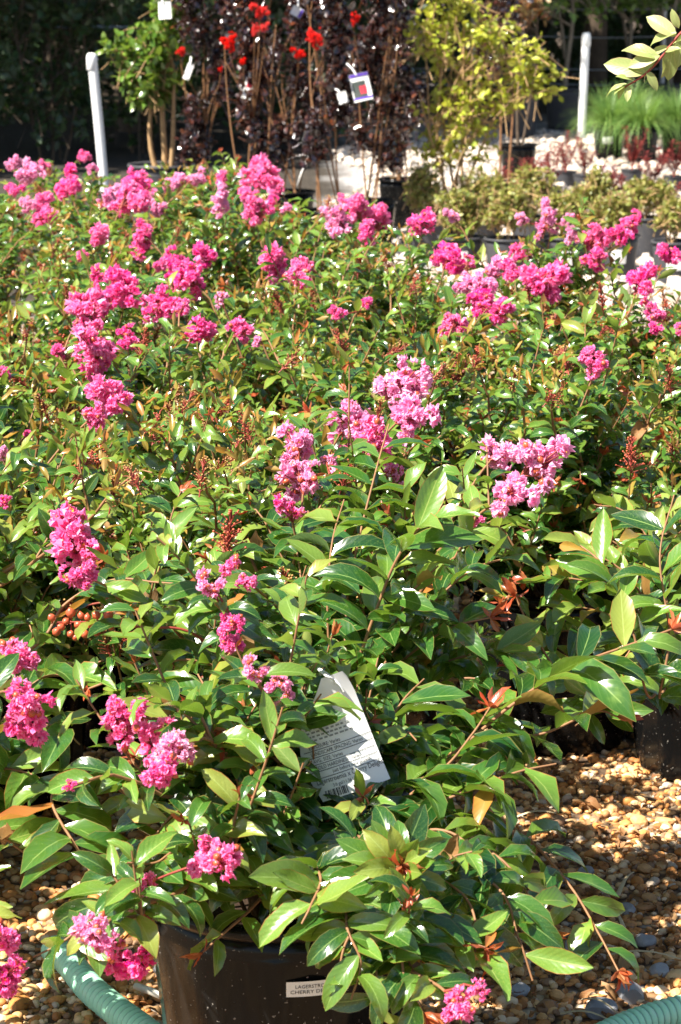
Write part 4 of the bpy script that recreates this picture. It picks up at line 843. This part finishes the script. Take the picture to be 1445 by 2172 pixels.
# olive bushes in small grey pots
ol = [(978, 9.05, 'first from the left in the front row'), (1076, 9.0, 'second in front, white label in full view'), (1200, 9.05, 'third in front, pink flower before its label'), (1310, 9.1, 'fourth in the front row'), (1432, 8.9, 'last in the front row at the right edge'),
      (905, 9.7, 'first of the rear row, under the yellow-green shrub'), (1020, 9.8, 'second of the rear row'), (1130, 9.75, 'third of the rear row'), (1255, 9.8, 'fourth of the rear row'), (1375, 9.75, 'last of the rear row, before the white gravel')]
for i, (px, Y, wh) in enumerate(ol):
    X = xat(px, 480, Y); r = np.random.default_rng(200+i); yc = 455 if i < 5 else 412
    st = [((r.uniform(-.03, .03), r.uniform(-.03, .03), .14), (r.uniform(-.09, .09), r.uniform(-.06, .06), r.uniform(.2, .28)), .0035) for k in range(4)]
    cs = [pxe(px-28+j, yc-30+q, px+28+j, yc+22+q, Y, X) for j, q in [(r.uniform(-30, 30), r.uniform(-30, 14)) for k in range(5)]]+[pxe(px-50, yc-22, px+50, yc+40, Y, X)]
    t = shrub('olive_bush', 'small olive-green bush in a grey pot, '+wh, 'shrub', (X, Y), POTS, st, cs, M['olive'], 1700, .019, M['tanstem'], 'olive bushes in grey pots', seed=210+i, ratio=.6, spread=.05, per=9)
    if i < 5:
        mb = MB(); a0 = -math.pi/2-.45+r.uniform(-.1, .1)
        def lp(u, v): z = .062+.054*v; rr = .067+.017*z/.165+.0035; a = a0+u*.058/.078; return (rr*math.cos(a), rr*math.sin(a), z)
        mb.add([lp(k/5, j) for j in (0, 1) for k in range(6)], [(k, k+1, 7+k, 6+k) for k in range(5)])
        lb = link('label', mb.mesh('label', M['paper']), t)
# burgundy plants on the white gravel
bl = [(1085, 11.9, .20), (1125, 12.4, .20), (1170, 12.0, .24), (1200, 12.9, .27), (1240, 12.7, .26), (1290, 11.8, .20), (1340, 13.0, .28), (1385, 12.2, .22), (1430, 12.6, .25), (1320, 11.2, .18), (1420, 11.2, .18)]
for i, (px, Y, hh) in enumerate(bl):
    X = xat(px, 380, Y); r = np.random.default_rng(300+i); b = (X, Y, 0)
    t = thing('burgundy_shrub', 'dark red spiky-leaved young shrub, %s from the left on the white gravel' % (ordn+['eleventh'])[sorted(q[0] for q in bl).index(px)], 'shrub', b, 'burgundy shrubs on white gravel')
    pp = link('pot', POTS[0], t); pp.scale = (.7, .7, .5); rm = link('rim', POTS[1], pp); so = link('soil', POTS[2], t); so.scale = (.7, .7, .5)
    mb = MB(); P_, D, N = [], [], []
    for k in range(7):
        a = r.uniform(0, 6.28); tip = np.array([.09*math.cos(a)*r.uniform(.3, 1.2), .09*math.sin(a), hh*r.uniform(.75, 1.15)]); s0 = np.array([0, 0, .07]); Q = bez(s0, s0+UP*.06, tip-UP*.06, tip, 8)
        sm = MB(); tube(sm, Q, np.linspace(.003, .0015, 8), 4); link('stem', sm.mesh('stem', M['redstem']), t)
        for j in range(26):
            f = .25+.75*j/26; ii = f*7; i0 = min(int(ii), 6); p = Q[i0]*(1-ii+i0)+Q[i0+1]*(ii-i0); an = j*2.4; P_.append(p); D.append((math.cos(an), math.sin(an), .7)); N.append((-.5*math.cos(an), -.5*math.sin(an), 1))
    scatter(mb, oval(5, .3)[0], P_, D, N, .035*r.uniform(.7, 1.3, len(P_)), r.uniform(0, 1, len(P_))); tag(link('foliage', mb.mesh('foliage', M['burg']), t), kind='stuff')
# fine grasses
for i, (px, Y, w, lb) in enumerate([(1292, 14.6, .46, 'fine green grass clump spilling over its pot, nearest the right white post'), (1362, 14.4, .46, 'fine green grass clump in the middle of the grasses at right'), (1435, 14.6, .46, 'fine green grass clump cut by the right edge'), (1330, 15.4, .46, 'fine green grass clump behind the front ones')]):
    X = xat(px, 300, Y); r = np.random.default_rng(400+i); t = thing('grass_clump', lb, 'grass', (X, Y, 0), 'fine grasses in pots'); put_pot(t, POTM, 0)
    mb = MB(); n = 900; a = r.uniform(0, 6.28, n); ln = r.uniform(.17, .31, n); lean = r.uniform(.15, 1.35, n); tt = np.linspace(0, 1, 6); V = np.zeros((n, 6, 2, 3)); L = np.zeros((n, 6, 2, 3))
    for j, f in enumerate(tt):
        th = lean*.5+1.7*lean*f
        rad = .03+ln*f*np.sin(th*.75); zz = .19+ln*f*np.cos(th*.72)
        for s_, sg in ((0, -1), (1, 1)):
            w2 = .0022*(1-f*.8)*sg; V[:, j, s_, 0] = rad*np.cos(a)-np.sin(a)*w2; V[:, j, s_, 1] = rad*np.sin(a)+np.cos(a)*w2; V[:, j, s_, 2] = np.maximum(zz, .05)
    L[..., 2] = r.uniform(0, 1, n)[:, None, None]; base = (np.arange(n)*12)[:, None]
    F = np.concatenate([np.stack([base[:, 0]+2*j, base[:, 0]+2*j+1, base[:, 0]+2*j+3, base[:, 0]+2*j+2], 1) for j in range(5)]); mb.add(V.reshape(-1, 3), F, L.reshape(-1, 3))
    tag(link('blades', mb.mesh('blades', M['grass']), t), kind='stuff')
    if i == 0:
        mb = MB(); box(mb, (-.02, -.106, .13), (.06, .003, .04)); link('label', mb.mesh('label', M['paper']), t)
# red plastic thing low between the bushes
p = at_y(500, 325, 11.0); mb = MB(); V, F = ICO2; v = V*np.array([.13, .10, .035]); v += rng.normal(0, .006, v.shape); mb.add(v+[0, 0, .2], F); mb2 = MB(); lathe(mb2, [(.09, 0), (.11, .02), (.12, .19), (.11, .2), (.002, .2)], 20)
t = thing('red_topped_tub', 'white tub with something red on top, low between the dark bushes', 'tub', (p[0], 11.0, 0)); link('contents', mb.mesh('contents', M['redcloth']), t); link('body', mb2.mesh('body', M['paper']), t)

# white posts
def post(px, ptop, Y, dia, ztop, lean, label):
    b = at_y(px, ptop, Y); x = b[0]; t = thing('white_post', label, 'post', (x+lean, Y, 0), 'white pipe posts'); mb = MB(); r_ = dia/2
    P_ = np.array([(0, 0, -.05), (-lean*.5, 0, ztop*.5), (-lean, 0, ztop)]); tube(mb, P_, r_, 24); link('pipe', mb.mesh('pipe', M['white']), t)
    mb = MB(); lathe(mb, [(r_*1.02, -.075), (r_*1.14, -.072), (r_*1.14, -.012), (r_*1.0, .004), (r_*.7, .012), (.001, .014)], 24, c=(-lean, 0, ztop)); link('cap', mb.mesh('cap', M['white']), t)
post(195, 118, 12.6, .050, zat(118, 12.6), .055, 'white pipe post with a cap standing at the left behind the flowers')
post(1244, 73, 16.0, .052, zat(73, 16.0), -.02, 'white pipe post with a cap standing at the right by the fine grasses')

# tubs with trees, right rear
for i, (px, Y, lb) in enumerate([(1197, 17.4, 'young tree with a slim grey trunk in a black tub beside the right white post'), (1098, 16.6, 'young tree in a black tub half hidden by the yellow-green shrub'), (1330, 18.2, 'young tree in a black tub behind the fine grasses'), (1420, 18.0, 'young tree in a black tub behind the grasses at the right edge')]):
    X = xat(px, 250, Y)
    shrub('tub_tree', lb, 'tree', (X, Y), POTX, [((0, 0, .26), (.03, 0, 1.0), .022), ((0, .01, .5), (-.12, 0, 1.0), .014)], [((.0, 0, 1.25), (.45, .45, .3)), ((.22, 0, .95), (.22, .2, .15)), ((-.22, 0, .92), (.2, .2, .14))], M['tree_leaf'], 1000, .06, M['greybark'], 'young trees in black tubs', seed=500+i, spread=.18)
t = thing('wire_trellis', 'wire trellis on grey posts before the dark wood', 'trellis', (1.6, 19.2, 0))
for x in (-1.6, -.55, -.2, .95, 2.1):
    mb = MB(); tube(mb, [(x, 0, -.05), (x, 0, .8), (x, 0, 1.6)], .022, 10); link('post', mb.mesh('post', M['wire']), t)
for py in (18, 77, 145, 177):
    z = zat(py, 19.2); mb = MB(); tube(mb, [(x, -.03, z-.012*math.sin((x+1.1)*3)**2) for x in np.linspace(-1.7, 2.3, 20)], .0048, 5); link('wire', mb.mesh('wire', M['wire']), t)
Y = 14.6; xa, xb, zr = xat(120, 57, Y), xat(290, 57, Y), zat(57, Y)
t = thing('pipe_rail', 'thin blue-grey pipe rail before the dark leaves at upper left', 'rail', (xa, Y, 0))
mb = MB(); tube(mb, [(-.02, 0, zr), ((xb-xa)*.5, 0, zr), (xb-xa+.02, 0, zr-.004)], .009, 10); link('rail', mb.mesh('rail', M['pipe']), t)
for x in (0, xb-xa):
    mb = MB(); tube(mb, [(x, .02, -.02), (x, .02, zr*.5), (x, .02, zr)], .005, 8); link('post', mb.mesh('post', M['bark']), t)
# shaded shrubs and the wood behind
for i, (X, Y, lb) in enumerate([(-1.72, 14.4, 'broad-leaved dark shrub left of the left white post'), (-1.25, 15.2, 'broad-leaved dark shrub behind the left white post'), (-2.3, 15.0, 'dark shrub cut by the left edge'), (-.62, 15.6, 'dark shrub behind the purple bushes'), (.05, 15.8, 'dark shrub behind the purple picture tag')]):
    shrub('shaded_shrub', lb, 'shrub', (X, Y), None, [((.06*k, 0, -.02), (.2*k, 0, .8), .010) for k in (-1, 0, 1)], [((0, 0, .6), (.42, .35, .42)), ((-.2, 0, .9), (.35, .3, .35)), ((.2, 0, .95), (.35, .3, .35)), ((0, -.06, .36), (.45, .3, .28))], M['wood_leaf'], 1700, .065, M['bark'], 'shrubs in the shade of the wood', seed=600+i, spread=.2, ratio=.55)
def tree(x, y, h, cr, label, seed, n=3200, mat='wood_leaf', z0=1.5):
    r = np.random.default_rng(seed); t = thing('woodland_tree', label, 'tree', (x, y, 0), 'trees of the wood'); mb = MB()
    P_ = np.array([(0, 0, -.1), (.02, 0, .15), (r.normal(0, .08), r.normal(0, .08), 1.5), (r.normal(0, .15), r.normal(0, .15), h*.5), (r.normal(0, .2), 0, h*.85)]); tube(mb, catmull(P_, 14), np.linspace(.13, .04, 14), 9)
    cs = []
    for k in range(9):
        a = k*2.4; z = z0+.5+(h-z0-.8)*k/8; rr = cr*(.75-.4*k/8); e = np.array([rr*math.cos(a), rr*math.sin(a), z+.3]); tube(mb, bez(np.array([0, 0, z*.8]), np.array([rr*.4*math.cos(a), rr*.4*math.sin(a), z]), e, e, 6), np.linspace(.05, .015, 6), 5); cs.append((e, (cr*.6, cr*.6, .75)))
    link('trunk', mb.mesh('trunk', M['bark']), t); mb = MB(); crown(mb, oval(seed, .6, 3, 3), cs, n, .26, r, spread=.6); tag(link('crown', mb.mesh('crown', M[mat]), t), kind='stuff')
for i, (x, y, lb) in enumerate([(-5.2, 13.6, 'nearest, outside left'), (-3.2, 15.4, 'left front'), (-4.6, 17.6, 'left rear'), (-1.5, 17.2, 'left of the middle'), (.4, 17.6, 'middle'), (-.6, 20.4, 'middle rear'), (2.1, 20.2, 'right of the middle'), (4.4, 20.6, 'right'), (-2.4, 20.0, 'left of the middle, rear'), (-6.6, 15.6, 'leftmost'), (.6, 22.6, 'hindmost'), (3.2, 23.0, 'right rear')]):
    tree(x, y, 6.5, 2.0, 'dark woodland tree in deep shade, %s in the wood' % lb, 700+i)
for i, (X, Y) in enumerate([(-3.2, 18.4), (-2.2, 18.0), (-1.1, 18.3), (-.1, 18.6), (1.0, 20.8), (2.0, 21.0), (3.0, 20.8)]):
    shrub('undergrowth_shrub', 'dark leafy undergrowth shrub in the wood, %s from the left' % ordn[i], 'shrub', (X, Y), None, [((.1*k, 0, -.02), (.35*k, 0, 1.1), .014) for k in (-1, 0, 1)], [((0, 0, .55), (.75, .45, .5)), ((-.35, 0, 1.1), (.55, .4, .45)), ((.35, 0, 1.15), (.55, .4, .45))], M['wood_leaf'], 1500, .085, M['bark'], 'undergrowth in the wood', seed=800+i, spread=.3, ratio=.5)
r = np.random.default_rng(9); mb = MB(); n = 17000
P_ = np.column_stack([r.uniform(-13, 13, n), r.uniform(23.5, 28, n), 7.0*r.uniform(0, 1, n)**1.2]); scatter(mb, oval(77, .6, 3, 3)[0], P_, r.normal(size=(n, 3)), r.normal(size=(n, 3))+[0, -.3, .8], .36*r.uniform(.6, 1.3, n), r.uniform(0, 1, n))
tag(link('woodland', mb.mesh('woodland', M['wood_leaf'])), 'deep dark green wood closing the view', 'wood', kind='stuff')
Y = 13.0; X = xat(1100, 300, Y)
shrub('bronze_shrub', 'rusty brown-leaved shrub at the top behind the yellow-green shrub', 'shrub', (X, Y), POTM, [((0, 0, .2), (0, 0, .9), .010), ((.02, 0, .2), (.08, 0, .95), .008)], [pxe(1040, -40, 1160, 45, Y, X), pxe(1075, -10, 1150, 60, Y, X)], M['rust'], 420, .045, M['bark'], seed=900, spread=.15)

# ------------------------------------------------------------------ pale branch hanging in at the upper right
bx, by = .86, 3.0
t = thing('pale_leaved_shrub', 'pale green shrub whose leafy branch reaches in at the upper right corner', 'shrub', (bx, by, 0)); put_pot(t, POT3, 0)
off = np.array([bx, by, 0]); dd = 3.06
def br(pts, r0, nm='stem'):
    Q = catmull(pts, 30); mb = MB(); tube(mb, Q, np.linspace(r0, r0*.45, 30), 6); link('stem', mb.mesh('stem', M['redstem'] if r0 < .004 else M['stem'], off=off), t); return Q
tip = [at_d(1500, 20, dd), at_d(1440, 75, dd), at_d(1400, 125, dd), at_d(1365, 160, dd), at_d(1325, 185, dd)]
br([off+UP*.2, off+[0, 0, .7], off+[-.04, -.02, 1.0], (tip[0]+off+[-.04, 0, 1.2])*.5, tip[0]], .006); br(tip, .0022)
wl_m = [single(leaf_tmpl(7, 5, .42, .5, .25, .12, .95, .7, .1, seed=40), M['willow'], 'leaf'), single(leaf_tmpl(7, 5, .40, 1.0, .3, .15, .95, .7, -.2, seed=41), M['willow'], 'leaf')]
for i, (x0, y0, x1, y1, nz) in enumerate([(1435,78,1374,32,.4),(1435,70,1370,80,.5),(1440,60,1425,22,.4),(1398,125,1324,85,.6),(1400,118,1333,138,.3),(1425,95,1445,75,.3),(1410,110,1440,100,.4),(1405,120,1420,165,.5),(1372,155,1283,133,.7),(1370,158,1330,130,.2),(1345,172,1310,158,.3),(1335,180,1280,185,.4),(1335,182,1330,213,.5),(1328,184,1302,210,.5),(1372,150,1395,190,.5),(1400,120,1345,165,.3),(1428,90,1418,170,.5),(1330,180,1300,190,.2),(1448,70,1440,140,.4),(1420,100,1365,115,.2)]):
    a = at_d(x0, y0, dd); b = at_d(x1, y1, dd-.012+.024*R.random()); d = b-a; ln = np.linalg.norm(d)*1.06; o = bpy.data.objects.new('leaf', wl_m[i % 2]); COL.objects.link(o); o.parent = t
    F = frames([d], [norm(-CAMF*.6+UP*nz+rng.normal(0, .2, 3))])[0]*ln; p = a-off; o.matrix_basis = Matrix(((*F[0], p[0]), (*F[1], p[1]), (*F[2], p[2]), (0, 0, 0, 1)))
